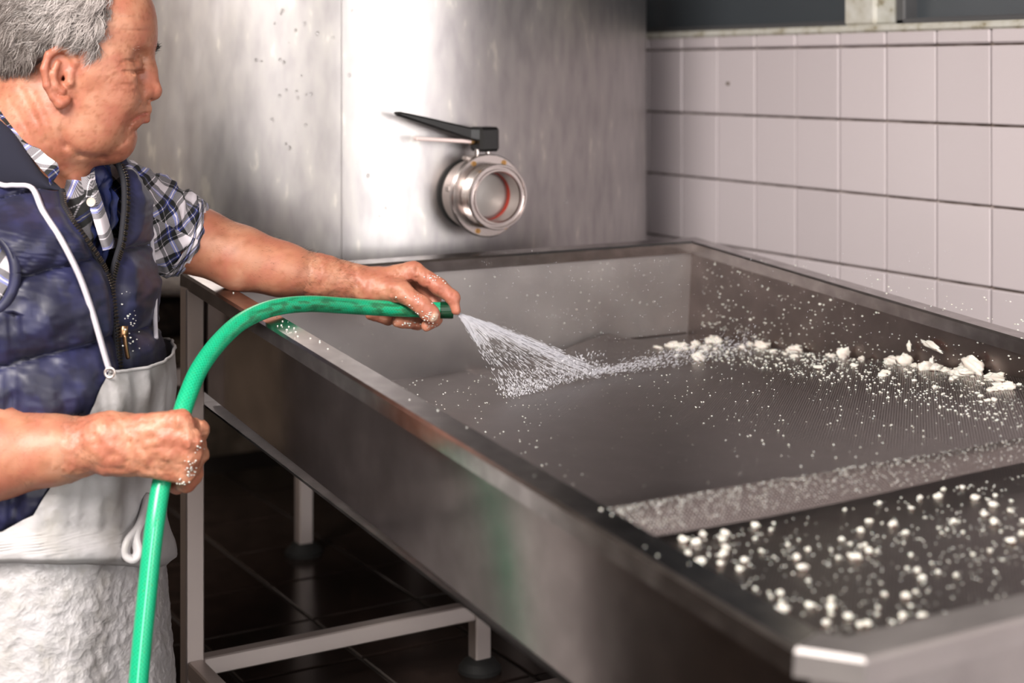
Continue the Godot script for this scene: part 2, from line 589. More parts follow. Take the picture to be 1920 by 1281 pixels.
func build_trough() -> void:
	# the draining trough leans 4.7 degrees towards its near end; its legs stand upright
	var L := 1.358
	var W := 0.913
	var o := thing("draining_trough", "large stainless steel draining trough on square legs with a box rim", "trough", Vector3(0.7025, PLINTH, -2.1376))
	var lean := Transform3D(Basis(Vector3.RIGHT, deg_to_rad(4.74)), Vector3(0, 1.162 - PLINTH, 0))
	var rw := 0.036
	var rh := 0.02
	var pin := 0.026          # the panels stand in from the rim's outer edge
	var c := 0.034            # cut corners at the near end
	var out_ring := [Vector2(0, 0), Vector2(W, 0), Vector2(W, L - c), Vector2(W - c, L), Vector2(c, L), Vector2(0, L - c)]
	var ring := func(d: float) -> Array:
		var k := c - d * 0.586 if d > 0 else c
		return [Vector2(d, d), Vector2(W - d, d), Vector2(W - d, L - d - k), Vector2(W - d - k, L - d), Vector2(d + k, L - d), Vector2(d, L - d - k)]
	# rim, one length per side
	for k in 6:
		var j := (k + 1) % 6
		var a: Array = ring.call(0.0)
		var b: Array = ring.call(rw)
		var st := begin()
		st.set_smooth_group(0xFFFFFFFF)
		var e := 0.003
		var a2: Array = ring.call(e)
		var b2: Array = ring.call(rw - e)
		var v := func(p: Vector2, y: float) -> Vector3: return lean * Vector3(p.x, y, p.y)
		var mid: Vector3 = (v.call(a[k], -rh / 2) + v.call(a[j], -rh / 2) + v.call(b[k], -rh / 2) + v.call(b[j], -rh / 2)) / 4.0
		quad(st, v.call(a2[k], 0), v.call(a2[j], 0), v.call(b2[j], 0), v.call(b2[k], 0), mid)
		quad(st, v.call(a2[k], 0), v.call(a2[j], 0), v.call(a[j], -e), v.call(a[k], -e), mid)
		quad(st, v.call(a[k], -e), v.call(a[j], -e), v.call(a[j], -rh), v.call(a[k], -rh), mid)
		quad(st, v.call(b2[k], 0), v.call(b2[j], 0), v.call(b[j], -e), v.call(b[k], -e), mid)
		quad(st, v.call(b[k], -e), v.call(b[j], -e), v.call(b[j], -rh), v.call(b[k], -rh), mid)
		quad(st, v.call(a[k], -rh), v.call(a[j], -rh), v.call(b[j], -rh), v.call(b[k], -rh), mid)
		part("rim", done(st), M.lit_steel if k in [2, 3, 4] else M.rim_steel, o)
	# side panels, 164 mm deep, 3 mm thick
	for k in 6:
		var j := (k + 1) % 6
		var a: Array = ring.call(pin)
		var b: Array = ring.call(pin + 0.004)
		var st := begin()
		st.set_smooth_group(0xFFFFFFFF)
		var v := func(p: Vector2, y: float) -> Vector3: return lean * Vector3(p.x, y, p.y)
		var mid: Vector3 = (v.call(a[k], -0.09) + v.call(a[j], -0.09) + v.call(b[k], -0.09) + v.call(b[j], -0.09)) / 4.0
		var y0 := -rh + 0.001
		var y1 := -0.166 if k != 0 and k != 1 else -0.186
		quad(st, v.call(a[k], y0), v.call(a[j], y0), v.call(a[j], y1), v.call(a[k], y1), mid)
		quad(st, v.call(b[k], y0), v.call(b[j], y0), v.call(b[j], y1), v.call(b[k], y1), mid)
		quad(st, v.call(a[k], y1), v.call(a[j], y1), v.call(b[j], y1), v.call(b[k], y1), mid)
		part("side_panel", done(st), [M.lit_steel, M.shaded_steel, M.lit_steel, M.lit_steel, M.lit_steel, M.panel_steel][k], o)
	# bottom sheet
	var bt := begin()
	bt.set_smooth_group(0xFFFFFFFF)
	var rb: Array = ring.call(pin + 0.001)
	var up := []
	var dn := []
	for p in rb:
		up.append(lean * Vector3(p.x, -0.1665 - (0.018 if p.y < 0.5 else 0.0), p.y))
		dn.append(lean * Vector3(p.x, -0.1695 - (0.018 if p.y < 0.5 else 0.0), p.y))
	var cen: Vector3 = (up[0] + up[2] + up[4] + dn[0]) / 4.0
	for k in range(1, 5):
		tri(bt, up[0], up[k], up[k + 1], up[0] - Vector3.UP)
		tri(bt, dn[0], dn[k], dn[k + 1], dn[0] + Vector3.UP)
	part("bottom_sheet", done(bt), M.steel, o)
	# fold pressed across the far panel near the corner
	part("crease", box_mesh(lean * Vector3(0.80, -0.158, 0.0305), Vector3(0.16, 0.003, 0.003), 0.001), M.panel_steel, o)
	# frame: legs of square tube, stretchers, rubber feet
	var leg := func(x: float, z: float, top: float) -> void:
		part("leg", span_mesh(Vector3(x, 0.02, z), Vector3(x + 0.027, top, z + 0.027), 0.002), M.dull_steel, o)
		var f := begin()
		lathe(f, [Vector2(0, 0), Vector2(0.034, 0), Vector2(0.034, 0.006), Vector2(0.026, 0.016), Vector2(0.018, 0.022), Vector2(0, 0.022)], 16, Transform3D(Basis.IDENTITY, Vector3(x + 0.0135, 0, z + 0.0135)))
		part("rubber_foot", done(f), M.black_rubber, o)
	leg.call(-0.0025, 0.006, 0.634)
	leg.call(0.463, 0.006, 0.47)
	leg.call(0.87, 0.006, 0.46)
	leg.call(0.034, 1.24, 0.37)
	leg.call(0.463, 1.24, 0.37)
	leg.call(0.87, 1.24, 0.37)
	var bar := func(lo: Vector3, hi: Vector3) -> void: part("stretcher", span_mesh(lo, hi, 0.002), M.dull_steel, o)
	bar.call(Vector3(0.0245, 0.083, 0.008), Vector3(0.463, 0.109, 0.031))
	bar.call(Vector3(0.49, 0.083, 0.008), Vector3(0.87, 0.109, 0.031))
	bar.call(Vector3(0.0, 0.083, 0.338), Vector3(0.87, 0.109, 0.361))
	bar.call(Vector3(0.0, 0.083, 0.033), Vector3(0.023, 0.109, 0.338))
	bar.call(Vector3(0.0245, 0.083, 1.242), Vector3(0.87, 0.109, 1.265))


func build_vat() -> void:
	var R := 0.689
	var o := thing("round_vat", "large round brushed stainless steel vat with water drops on its wall", "vat", Vector3(1.227, PLINTH, -2.929))
	var rows := []
	var seg := 128
	var base := 1.096 - PLINTH
	var prof := [[R - 0.06, base - 0.015], [R - 0.012, base - 0.012], [R - 0.003, base - 0.006], [R, base + 0.004]]
	for k in 14: prof.append([R, base + 0.02 + k * 0.1])
	for p in prof:
		var row := []
		for i in seg + 1:
			var a := TAU * i / seg
			row.append(Vector3(p[0] * cos(a), p[1], p[0] * sin(a)))
		rows.append(row)
	part("vat_wall", grid_mesh(rows, true, false), M.vat_steel, o)
	var b := begin()
	lathe(b, [Vector2(0, base - 0.03), Vector2(R - 0.05, base - 0.014)], 48, Transform3D.IDENTITY)
	part("vat_bottom", done(b), M.dull_steel, o)
	# weld seams down the wall
	for a in [deg_to_rad(108.1), deg_to_rad(32.0), deg_to_rad(205.0)]:
		var q := Vector3(cos(a) * (R - 0.0006), 0, sin(a) * (R - 0.0006))
		part("weld_seam", tube_mesh(PackedVector3Array([q + Vector3.UP * (base + 0.01), q + Vector3.UP * 0.9, q + Vector3.UP * 1.4]), func(i, t, an): return 0.0012, 8), M.vat_steel, o)
	var ring := begin()
	lathe(ring, [Vector2(R, 1.4), Vector2(R + 0.012, 1.405), Vector2(R + 0.012, 1.43), Vector2(R - 0.02, 1.43)], 96, Transform3D.IDENTITY)
	part("top_ring", done(ring), M.bright_steel, o)
	# stand: legs, cross bars, feet
	for p in [[-0.06, 0.13], [0.42, 0.13], [-0.45, -0.35], [0.42, -0.35]]:
		part("leg", span_mesh(Vector3(p[0] - 0.014, 0.02, p[1] - 0.014), Vector3(p[0] + 0.014, base - 0.01, p[1] + 0.014), 0.002), M.dull_steel, o)
		var f := begin()
		lathe(f, [Vector2(0, 0), Vector2(0.036, 0), Vector2(0.036, 0.008), Vector2(0.02, 0.024), Vector2(0, 0.024)], 16, Transform3D(Basis.IDENTITY, Vector3(p[0], 0, p[1])))
		part("rubber_foot", done(f), M.black_rubber, o)
	part("cross_bar", span_mesh(Vector3(-0.62, 0.335, 0.02), Vector3(0.5, 0.37, 0.05), 0.002), M.dull_steel, o)
	# drops of water that stick to the wall
	var drop := begin()
	lathe(drop, [Vector2(0.003, 0), Vector2(0.0026, 0.0008), Vector2(0.0016, 0.0014), Vector2(0, 0.0017)], 10, Transform3D.IDENTITY)
	var dm := done(drop)
	var mm := MultiMesh.new()
	mm.transform_format = MultiMesh.TRANSFORM_3D
	mm.mesh = dm
	var spots := []
	for p in [[530, 20], [527, 26], [515, 44], [571, 45], [554, 57], [595, 63], [525, 112], [532, 117], [565, 142], [537, 169], [556, 172], [558, 184], [524, 180], [574, 178], [583, 177], [573, 235], [490, 115], [480, 113], [510, 225], [543, 278], [536, 270], [625, 71], [655, 141], [660, 20], [1115, 240], [1062, 379], [1130, 330], [1140, 210], [1090, 150], [1150, 300], [1112, 175], [1155, 130], [1172, 260], [690, 330], [723, 390], [712, 405]]:
		spots.append(p)
	for k in 120: spots.append([rng.randf_range(420, 1190), rng.randf_range(5, 430)])
	mm.instance_count = spots.size()
	for k in spots.size():
		var d := at(spots[k][0], spots[k][1], 1.0) - EYE
		var C := Vector2(o.position.x, o.position.z)
		var d2 := Vector2(d.x, d.z)
		var q := d2.dot(C)
		var t := (q - sqrt(maxf(q * q - d2.length_squared() * (C.length_squared() - R * R), 0.0))) / d2.length_squared()
		var p := EYE + d * t - o.position
		var n := Vector3(p.x, 0, p.z).normalized()
		var s := rng.randf_range(0.6, 1.1) if k < 36 else rng.randf_range(0.15, 0.4)
		mm.set_instance_transform(k, Transform3D(Basis(Vector3.UP.cross(n), n, Vector3.UP.cross(n).cross(n)).scaled_local(Vector3(s, s, s * 1.2)), p - n * 0.0001))
	var mi := MultiMeshInstance3D.new()
	mi.name = "water_drop"
	mi.multimesh = mm
	var wd := mat("water_drop", Color(1, 1, 1, 0.06), 0.05)
	wd.refraction_enabled = true
	wd.refraction_scale = 0.033
	mi.material_override = wd
	o.add_child(mi)
	mi.set_meta("kind", "stuff")


func build_valve() -> void:
	# butterfly valve on the vat wall; local y runs out of the vat towards the trough
	var o := thing("outlet_valve", "steel butterfly valve with black lever on the vat wall above the trough rim", "valve", Vector3(1.227, 1.246, -2.243))
	var T := Transform3D(Basis(Vector3(1, 0, 0), Vector3(0, 0, 1), Vector3(0, -1, 0)), Vector3.ZERO)
	var add := func(called: String, prof: Array, m: String) -> Node:
		var st := begin()
		lathe(st, prof, 64, T)
		return part(called, done(st), M[m], o)
	add.call("gasket", [Vector2(0.052, 0.0), Vector2(0.0575, 0.0), Vector2(0.0575, 0.012), Vector2(0.052, 0.012)], "black_rubber")
	add.call("valve_body", [Vector2(0.050, 0.012), Vector2(0.0555, 0.012), Vector2(0.0565, 0.016), Vector2(0.0565, 0.026), Vector2(0.060, 0.030), Vector2(0.060, 0.050), Vector2(0.0585, 0.052), Vector2(0.0585, 0.058), Vector2(0.050, 0.058)], "dull_steel")
	add.call("flange", [Vector2(0.045, 0.058), Vector2(0.0655, 0.058), Vector2(0.0672, 0.060), Vector2(0.0672, 0.067), Vector2(0.0655, 0.069), Vector2(0.052, 0.069), Vector2(0.045, 0.069)], "bright_steel")
	var thread := [Vector2(0.050, 0.069)]
	for k in 4:
		thread.append(Vector2(0.0500, 0.0715 + k * 0.005))
		thread.append(Vector2(0.0525, 0.0735 + k * 0.005))
		thread.append(Vector2(0.0525, 0.0745 + k * 0.005))
	thread.append_array([Vector2(0.0505, 0.0915), Vector2(0.0525, 0.0945), Vector2(0.0528, 0.100), Vector2(0.0515, 0.102), Vector2(0.0490, 0.102), Vector2(0.0480, 0.0985), Vector2(0.0450, 0.0985), Vector2(0.0440, 0.1015), Vector2(0.0415, 0.1015), Vector2(0.0400, 0.098), Vector2(0.0390, 0.070)])
	add.call("threaded_collar", thread, "bright_steel")
	add.call("seal_ring", [Vector2(0.0405, 0.070), Vector2(0.0388, 0.070), Vector2(0.0384, 0.062), Vector2(0.0388, 0.056), Vector2(0.0405, 0.056)], "orange_rubber")
	add.call("disc", [Vector2(0.0386, 0.061), Vector2(0.034, 0.0625), Vector2(0.010, 0.065), Vector2(0.0, 0.0655)], "matt_steel")
	for a in [118, 250, 62, 300, 0]:
		var d := Vector3(cos(deg_to_rad(a)) * 0.0595, sin(deg_to_rad(a)) * 0.0595, 0.069)
		var st := begin()
		lathe(st, [Vector2(0.0042, 0), Vector2(0.0042, 0.0018), Vector2(0.0022, 0.0018), Vector2(0.0022, 0.0006), Vector2(0, 0.0006)], 14, Transform3D(T.basis, d))
		part("screw", done(st), M.brass, o)
	part("lug", box_mesh(Vector3(-0.055, 0.012, 0.041), Vector3(0.014, 0.01, 0.016), 0.002), M.dull_steel, o)
	part("stop_lug", box_mesh(Vector3(-0.012, 0.0605, 0.050), Vector3(0.045, 0.006, 0.02), 0.002), M.dull_steel, o)
	for x in [-0.012, 0.008]:
		var st := begin()
		lathe(st, [Vector2(0.0045, 0.055), Vector2(0.0045, 0.075), Vector2(0, 0.075)], 12, Transform3D(Basis.IDENTITY, Vector3(x, 0, 0.052)))
		part("stud", done(st), M.bright_steel, o)
	# handle block, lever and the trigger under it
	part("handle_block", box_mesh(Vector3(0.004, 0.0905, 0.048), Vector3(0.036, 0.040, 0.040), 0.0045), M.black_plastic, o)
	var lv := begin()
	lv.set_smooth_group(0xFFFFFFFF)
	var ctr := Vector3(-0.07, 0.11, 0.045)
	var st0 := [Vector2(0.071, 0.112), Vector2(0.104, 0.122), Vector2(0.138, 0.1395)]
	var secs := [[-0.010, 0.087, 0.1095, 0.036], [-0.028, 0.0905, 0.1105, 0.030], [-0.105, 0.115, 0.128, 0.024], [-0.150, 0.1295, 0.1375, 0.020], [-0.155, 0.132, 0.137, 0.014]]
	var pr := []
	for s in secs:
		var z: float = 0.046
		var w: float = s[3] / 2
		var ch := 0.003
		pr.append([Vector3(s[0], s[1] + ch, z - w), Vector3(s[0], s[1], z - w + ch), Vector3(s[0], s[1], z + w - ch), Vector3(s[0], s[1] + ch, z + w), Vector3(s[0], s[2] - ch, z + w), Vector3(s[0], s[2], z + w - ch), Vector3(s[0], s[2], z - w + ch), Vector3(s[0], s[2] - ch, z - w)])
	for k in pr.size() - 1:
		var mid := Vector3.ZERO
		for p in pr[k] + pr[k + 1]: mid += p / 16.0
		for i in 8:
			quad(lv, pr[k][i], pr[k][(i + 1) % 8], pr[k + 1][(i + 1) % 8], pr[k + 1][i], mid)
	var last: Array = pr[pr.size() - 1]
	for i in range(1, 7): tri(lv, last[0], last[i], last[i + 1], Vector3(0, 0.1, 0.046))
	part("lever", done(lv), M.black_plastic, o)
	var tg := begin()
	box(tg, Vector3(-0.072, 0.0905, 0.046), Vector3(0.100, 0.006, 0.014), 0.0015, Basis(Vector3(0, 0, 1), deg_to_rad(-4)))
	part("trigger", done(tg), M.pale_trigger, o)
	part("spring", box_mesh(Vector3(-0.019, 0.087, 0.046), Vector3(0.012, 0.01, 0.01), 0.003), M.brass, o)


func build_screens() -> void:
	# perforated sheets: round holes on a staggered grid, punched through
	var px := 32
	var im := Image.create(px, px, false, Image.FORMAT_RGBA8)
	for y in px:
		for x in px:
			var d := 99.0
			for c in [[0, 0], [px, 0], [0, px], [px, px], [px / 2, px / 2]]:
				d = minf(d, Vector2(x + 0.5 - c[0], y + 0.5 - c[1]).length())
			im.set_pixel(x, y, Color(1, 1, 1, clampf((d - px * 0.205) * 0.5 + 0.5, 0, 1)))
	var s := mat("mesh_steel", Color(0.55, 0.52, 0.51), 0.32, 1.0)
	s.albedo_texture = ImageTexture.create_from_image(im)
	s.transparency = BaseMaterial3D.TRANSPARENCY_ALPHA_SCISSOR
	s.alpha_scissor_threshold = 0.5
	s.uv1_scale = Vector3(1 / 0.0042, 1 / 0.0042, 1)
	var o := thing("screen_tray", "raised perforated steel sheet with folded front lip lying in the far part of the trough", "screen", Vector3(1.16, 1.03, -1.6))
	var xs := []
	for i in 41: xs.append(0.738 + (1.584 - 0.738) * i / 40.0)
	var far_y := func(x: float) -> float:
		var k := [[0.7, 0.476], [1.18, 0.467], [1.32, 0.453], [1.41, 0.431], [1.47, 0.447], [1.62, 0.447]]
		for e in 5:
			if x <= k[e + 1][0]: return 1.45 - lerpf(k[e][1], k[e + 1][1], (x - k[e][0]) / (k[e + 1][0] - k[e][0]))
		return 1.003
	var rows := []
	var uvs := []
	for j in 61:
		var t := j / 60.0
		var z := lerpf(-2.104, -1.119, t)
		var row := []
		var uv := []
		for x in xs:
			var base := 1.45 - lerpf(0.455, 0.381, t)
			var y: float = base + (far_y.call(x) - 0.995) * exp(-t * 9.0) + 0.0015 * sin(x * 11.0 + t * 5.0)
			if t > 0.97: y -= (t - 0.97) * 0.05
			row.append(Vector3(x, y, z) - o.position)
			uv.append(Vector2(x, z))
		rows.append(row)
		uvs.append(uv)
	part("sheet", grid_mesh(rows, false, false, uvs), s, o)
	var lip := []
	var luv := []
	for j in 7:
		var row := []
		var uv := []
		for i in xs.size():
			var x: float = xs[i]
			var top: Vector3 = rows[60][i]
			var fall := 0.025 + 0.004 * sin(x * 9.0) - 0.006 * smoothstep(1.25, 1.6, x)
			var f := j / 6.0
			row.append(top + Vector3(0, -fall * f, 0.004 * sqrt(f) + 0.009 * f))
			uv.append(Vector2(x, fall * f))
		lip.append(row)
		luv.append(uv)
	part("folded_lip", grid_mesh(lip, false, false, luv), s, o)
	# lower sheet at the near end
	var b := thing("lower_screen", "flat perforated steel sheet low in the near end of the trough strewn with curd", "screen", Vector3(1.16, 1.02, -0.98))
	rows = []
	uvs = []
	for j in 21:
		var z := lerpf(-1.17, -0.826, j / 20.0)
		var row := []
		var uv := []
		for x in xs:
			row.append(Vector3(x, 1.45 - 0.416 - 0.083 * (z + 1.1), z) - b.position)
			uv.append(Vector2(x, z))
		rows.append(row)
		uvs.append(uv)
	part("sheet", grid_mesh(rows, false, false, uvs), s, b)


# ---------------------------------------------------------------- bodies: a field of joined bones, meshed as surface nets
class Field:
	# bones (tapered capsules), ellipsoids, hollows and creases, joined in the order given with a smooth minimum
	var kind := []
	var a := PackedVector3Array()
	var b := PackedVector3Array()
	var bb := PackedFloat32Array()
	var ra := PackedFloat32Array()
	var rb := PackedFloat32Array()
	var k := PackedFloat32Array()
	var inv := []
	var rad := PackedVector3Array()
	var ripple: FastNoiseLite
	var ripple_depth := 0.0

	func _add(t: int, p: Vector3, q: Vector3, r0: float, r1: float, soft: float, m: Basis, r: Vector3) -> void:
		kind.append(t)
		a.append(p)
		b.append(q - p)
		bb.append(maxf((q - p).length_squared(), 1e-12))
		ra.append(r0)
		rb.append(r1)
		k.append(maxf(soft, 1e-5))
		inv.append(m)
		rad.append(r)

	func bone(p: Vector3, q: Vector3, r0: float, r1: float, soft := 0.01) -> void:
		_add(0, p, q, r0, r1, soft, Basis.IDENTITY, Vector3.ONE)

	func chain(pts: Array, radii: Array, soft := 0.01) -> void:
		for i in pts.size() - 1: bone(pts[i], pts[i + 1], radii[i], radii[i + 1], soft)

	func hollow(p: Vector3, q: Vector3, r0: float, r1: float, soft := 0.005) -> void:
		_add(2, p, q, r0, r1, soft, Basis.IDENTITY, Vector3.ONE)

	func egg(c: Vector3, m: Basis, r: Vector3, soft := 0.01) -> void:
		_add(1, c, c, maxf(r.x, maxf(r.y, r.z)), 0, soft, m.inverse(), r)

	func dent(c: Vector3, m: Basis, r: Vector3, soft := 0.005) -> void:
		_add(3, c, c, maxf(r.x, maxf(r.y, r.z)), 0, soft, m.inverse(), r)

	func crease(p: Vector3, q: Vector3, width: float, depth: float, through: Vector3) -> void:
		# a furrow along p-q, whatever the depth of the skin along the direction «through»
		_add(4, p, q, width, depth, 0.001, Basis(through.normalized(), Vector3.ZERO, Vector3.ZERO), Vector3.ONE)

	func one(i: int, p: Vector3) -> float:
		if kind[i] == 0 or kind[i] == 2:
			var pa := p - a[i]
			var h := clampf(pa.dot(b[i]) / bb[i], 0.0, 1.0)
			return (pa - b[i] * h).length() - lerpf(ra[i], rb[i], h)
		if kind[i] == 4:
			var n: Vector3 = inv[i].x
			var pa := p - a[i]
			pa -= n * pa.dot(n)
			var ab := b[i] - n * b[i].dot(n)
			var h := clampf(pa.dot(ab) / maxf(ab.length_squared(), 1e-12), 0.0, 1.0)
			return (pa - ab * h).length()
		var q: Vector3 = inv[i] * (p - a[i])
		var k1 := (q / (rad[i] * rad[i])).length()
		if k1 < 1e-9: return -rad[i].x
		var k0 := (q / rad[i]).length()
		return k0 * (k0 - 1.0) / k1

	func value(p: Vector3, list: PackedInt32Array) -> float:
		var d := 1.0
		for i in list:
			var e := one(i, p)
			var t: int = kind[i]
			if t < 2:
				var h := maxf(k[i] - absf(d - e), 0.0) / k[i]
				d = minf(d, e) - h * h * k[i] * 0.25
			elif t == 4:
				if e < ra[i] * 2.5: d += rb[i] * exp(-e * e / (ra[i] * ra[i]))
			else:
				var h := maxf(k[i] - absf(d + e), 0.0) / k[i]
				d = maxf(d, -e) + h * h * k[i] * 0.25
		if ripple: d += ripple.get_noise_3dv(p) * ripple_depth
		return d

	func near(c: Vector3, reach: float) -> PackedInt32Array:
		var out := PackedInt32Array()
		for i in kind.size():
			if kind[i] == 4:
				if one(i, c) < reach + ra[i] * 2.5: out.append(i)
			elif one(i, c) < reach + k[i]: out.append(i)
		return out


func net(f: Field, lo: Vector3, hi: Vector3, cell: float, paint: Callable) -> ArrayMesh:
	# one vertex in each cell that the surface crosses, one quad round each crossed edge; only blocks near the surface are visited
	var n := 6
	var blk := cell * n
	var half := blk * 0.8661
	var cnt := Vector3i(((hi - lo) / blk).ceil())
	var N := Vector3i(cnt.x * n + 2, cnt.y * n + 2, cnt.z * n + 2)
	var vid := {}
	var P := PackedVector3Array()
	var Nn := PackedVector3Array()
	var edges := PackedInt32Array()   # cell id, axis, flip
	var m := n + 1
	var vals := PackedFloat32Array()
	vals.resize(m * m * m)
	for bz in cnt.z:
		for by in cnt.y:
			for bx in cnt.x:
				var o := lo + Vector3(bx, by, bz) * blk
				var c := o + Vector3.ONE * blk * 0.5
				var list := f.near(c, half * 3.6)
				if list.is_empty() or absf(f.value(c, list)) > half * 1.8 + 0.006: continue
				var idx := 0
				for z in m:
					for y in m:
						for x in m:
							vals[idx] = f.value(o + Vector3(x, y, z) * cell, list)
							idx += 1
				for z in n:
					for y in n:
						for x in n:
							var i0 := x + y * m + z * m * m
							var v := [vals[i0], vals[i0 + 1], vals[i0 + m], vals[i0 + m + 1], vals[i0 + m * m], vals[i0 + m * m + 1], vals[i0 + m * m + m], vals[i0 + m * m + m + 1]]
							var neg := 0
							for q in v: if q < 0.0: neg += 1
							if neg == 0 or neg == 8: continue
							var sum := Vector3.ZERO
							var hits := 0
							for e in 12:
								var ax := e / 4
								var s := e % 4
								var p0: int
								if ax == 0: p0 = s * 2
								elif ax == 1: p0 = (s & 1) + (s >> 1) * 4
								else: p0 = s
								var p1 := p0 + (1 << ax)
								if (v[p0] < 0.0) != (v[p1] < 0.0):
									var t: float = v[p0] / (v[p0] - v[p1])
									var q := Vector3(p0 & 1, (p0 >> 1) & 1, p0 >> 2)
									q[ax] += t
									sum += q
									hits += 1
							var w := sum / hits
							var g := Vector3(v[1] + v[3] + v[5] + v[7] - v[0] - v[2] - v[4] - v[6], v[2] + v[3] + v[6] + v[7] - v[0] - v[1] - v[4] - v[5], v[4] + v[5] + v[6] + v[7] - v[0] - v[1] - v[2] - v[3])
							var gx := bx * n + x
							var gy := by * n + y
							var gz := bz * n + z
							var id := gx + N.x * (gy + N.y * gz)
							vid[id] = P.size()
							P.append(o + (Vector3(x, y, z) + w) * cell)
							if g.length() < 0.1 * cell:
								var q := P[P.size() - 1]
								g = Vector3(f.value(q + Vector3.RIGHT * cell, list), f.value(q + Vector3.UP * cell, list), f.value(q + Vector3.BACK * cell, list)) - Vector3(f.value(q - Vector3.RIGHT * cell, list), f.value(q - Vector3.UP * cell, list), f.value(q - Vector3.BACK * cell, list))
							Nn.append(g.normalized())
							for ax in 3:
								var p1: int = 1 << ax
								if (v[0] < 0.0) != (v[p1] < 0.0):
									edges.append(id)
									edges.append(ax)
									edges.append(1 if v[0] < 0.0 else 0)
	var I := PackedInt32Array()
	var step := [1, N.x, N.x * N.y]
	for e in range(0, edges.size(), 3):
		var id := edges[e]
		var ax := edges[e + 1]
		var s1: int = step[(ax + 1) % 3]
		var s2: int = step[(ax + 2) % 3]
		var g3 := Vector3i(id % N.x, (id / N.x) % N.y, id / (N.x * N.y))
		if g3[(ax + 1) % 3] == 0 or g3[(ax + 2) % 3] == 0: continue
		for w in [id - s1, id - s2, id - s1 - s2]:
			if vid.has(w): continue
			# a cell that two blocks see differently: put its vertex beside its neighbour's
			vid[w] = P.size()
			var own := P[vid[id]]
			var mid := lo + (Vector3(w % N.x, (w / N.x) % N.y, w / (N.x * N.y)) + Vector3.ONE * 0.5) * cell
			var nn := Nn[vid[id]]
			P.append(mid - nn * nn.dot(mid - own))
			Nn.append(nn)
		var q := [vid[id], vid[id - s1], vid[id - s1 - s2], vid[id - s2]]
		if edges[e + 2] == 1: I.append_array(PackedInt32Array([q[0], q[2], q[1], q[0], q[3], q[2]]))
		else: I.append_array(PackedInt32Array([q[0], q[1], q[2], q[0], q[2], q[3]]))
	var C := PackedColorArray()
	for i in P.size(): C.append(paint.call(P[i], Nn[i]))
	var arr := []
	arr.resize(Mesh.ARRAY_MAX)
	arr[Mesh.ARRAY_VERTEX] = P
	arr[Mesh.ARRAY_NORMAL] = Nn
	arr[Mesh.ARRAY_COLOR] = C
	arr[Mesh.ARRAY_INDEX] = I
	var mesh := ArrayMesh.new()
	mesh.add_surface_from_arrays(Mesh.PRIMITIVE_TRIANGLES, arr)
	return mesh


func joined(list: Array) -> ArrayMesh:
	# several nets as one surface
	var P := PackedVector3Array()
	var N := PackedVector3Array()
	var C := PackedColorArray()
	var I := PackedInt32Array()
	for m in list:
		var a: Array = m.surface_get_arrays(0)
		var first := P.size()
		P.append_array(a[Mesh.ARRAY_VERTEX])
		N.append_array(a[Mesh.ARRAY_NORMAL])
		C.append_array(a[Mesh.ARRAY_COLOR])
		for i in a[Mesh.ARRAY_INDEX]: I.append(i + first)
	var arr := []
	arr.resize(Mesh.ARRAY_MAX)
	arr[Mesh.ARRAY_VERTEX] = P
	arr[Mesh.ARRAY_NORMAL] = N
	arr[Mesh.ARRAY_COLOR] = C
	arr[Mesh.ARRAY_INDEX] = I
	var mesh := ArrayMesh.new()
	mesh.add_surface_from_arrays(Mesh.PRIMITIVE_TRIANGLES, arr)
	return mesh


# ---------------------------------------------------------------- the man
# Sizes below are in units of 1 / 2900 of the distance from the eye, so that they can be read off along the bearings that at() takes.
const HZ := 1.90           # distance of the middle of the head
var turn_away := deg_to_rad(10.0)
var spots := FastNoiseLite.new()
var blotch := FastNoiseLite.new()


func hp(u: float, v: float, l := 0.0) -> Vector3:
	# a point of the head: u, v name a point of its middle plane, l metres out to the side that faces the eye
	var fwd := RT * cos(turn_away) + FWD * sin(turn_away)
	var side := RT * sin(turn_away) - FWD * cos(turn_away)
	return at(90, 142, HZ) + fwd * ((u - 90.0) / 1526.0 / cos(turn_away)) + Vector3.UP * ((142.0 - v) / 1526.0) + side * l


func sees(p: Vector3) -> Vector3:
	# bearing and distance of a point: the inverse of at()
	var d := p - EYE
	var z := d.dot(FWD)
	return Vector3(960.0 + d.dot(RT) / z * 2900.0, 130.0 - d.y / z * 2900.0, z)


func sp(u: float, v: float, l: float) -> Vector3:
	# the point of the head that lies l out to the side and has the bearing u, v
	var q := Vector2(u, v)
	for i in 4:
		var s := sees(hp(q.x, q.y, l))
		q += Vector2(u - s.x, v - s.y)
	return hp(q.x, q.y, l)


func skin_paint(p: Vector3, n: Vector3) -> Color:
	var b := blotch.get_noise_3dv(p)
	var s := spots.get_noise_3dv(p * 1.7)
	var c := Color(0.385, 0.165, 0.098).lerp(Color(0.35, 0.122, 0.076), clampf(b * 1.6 + 0.35, 0, 1))
	c = c.lerp(Color(0.46, 0.225, 0.145), clampf(-b * 1.4 - 0.15, 0, 1))
	return c.lerp(Color(0.24, 0.085, 0.042), clampf((s - 0.18) * 1.7, 0, 0.55))


func hand_paint(p: Vector3, n: Vector3) -> Color:
	# the same skin, redder over the fingers; the thumb nail is paler and yellowish
	var c := skin_paint(p, n)
	c = c.lerp(Color(0.44, 0.15, 0.105), 0.5 * exp(-pow(p.distance_to(at(825, 575, 2.12)) / 0.06, 2)))
	var d := p.distance_to(at(813, 594, 2.083)) / 0.0085
	if d < 1.0 and n.dot(-FWD) > 0.35: c = c.lerp(Color(0.60, 0.42, 0.32), smoothstep(1.0, 0.75, d))
	return c


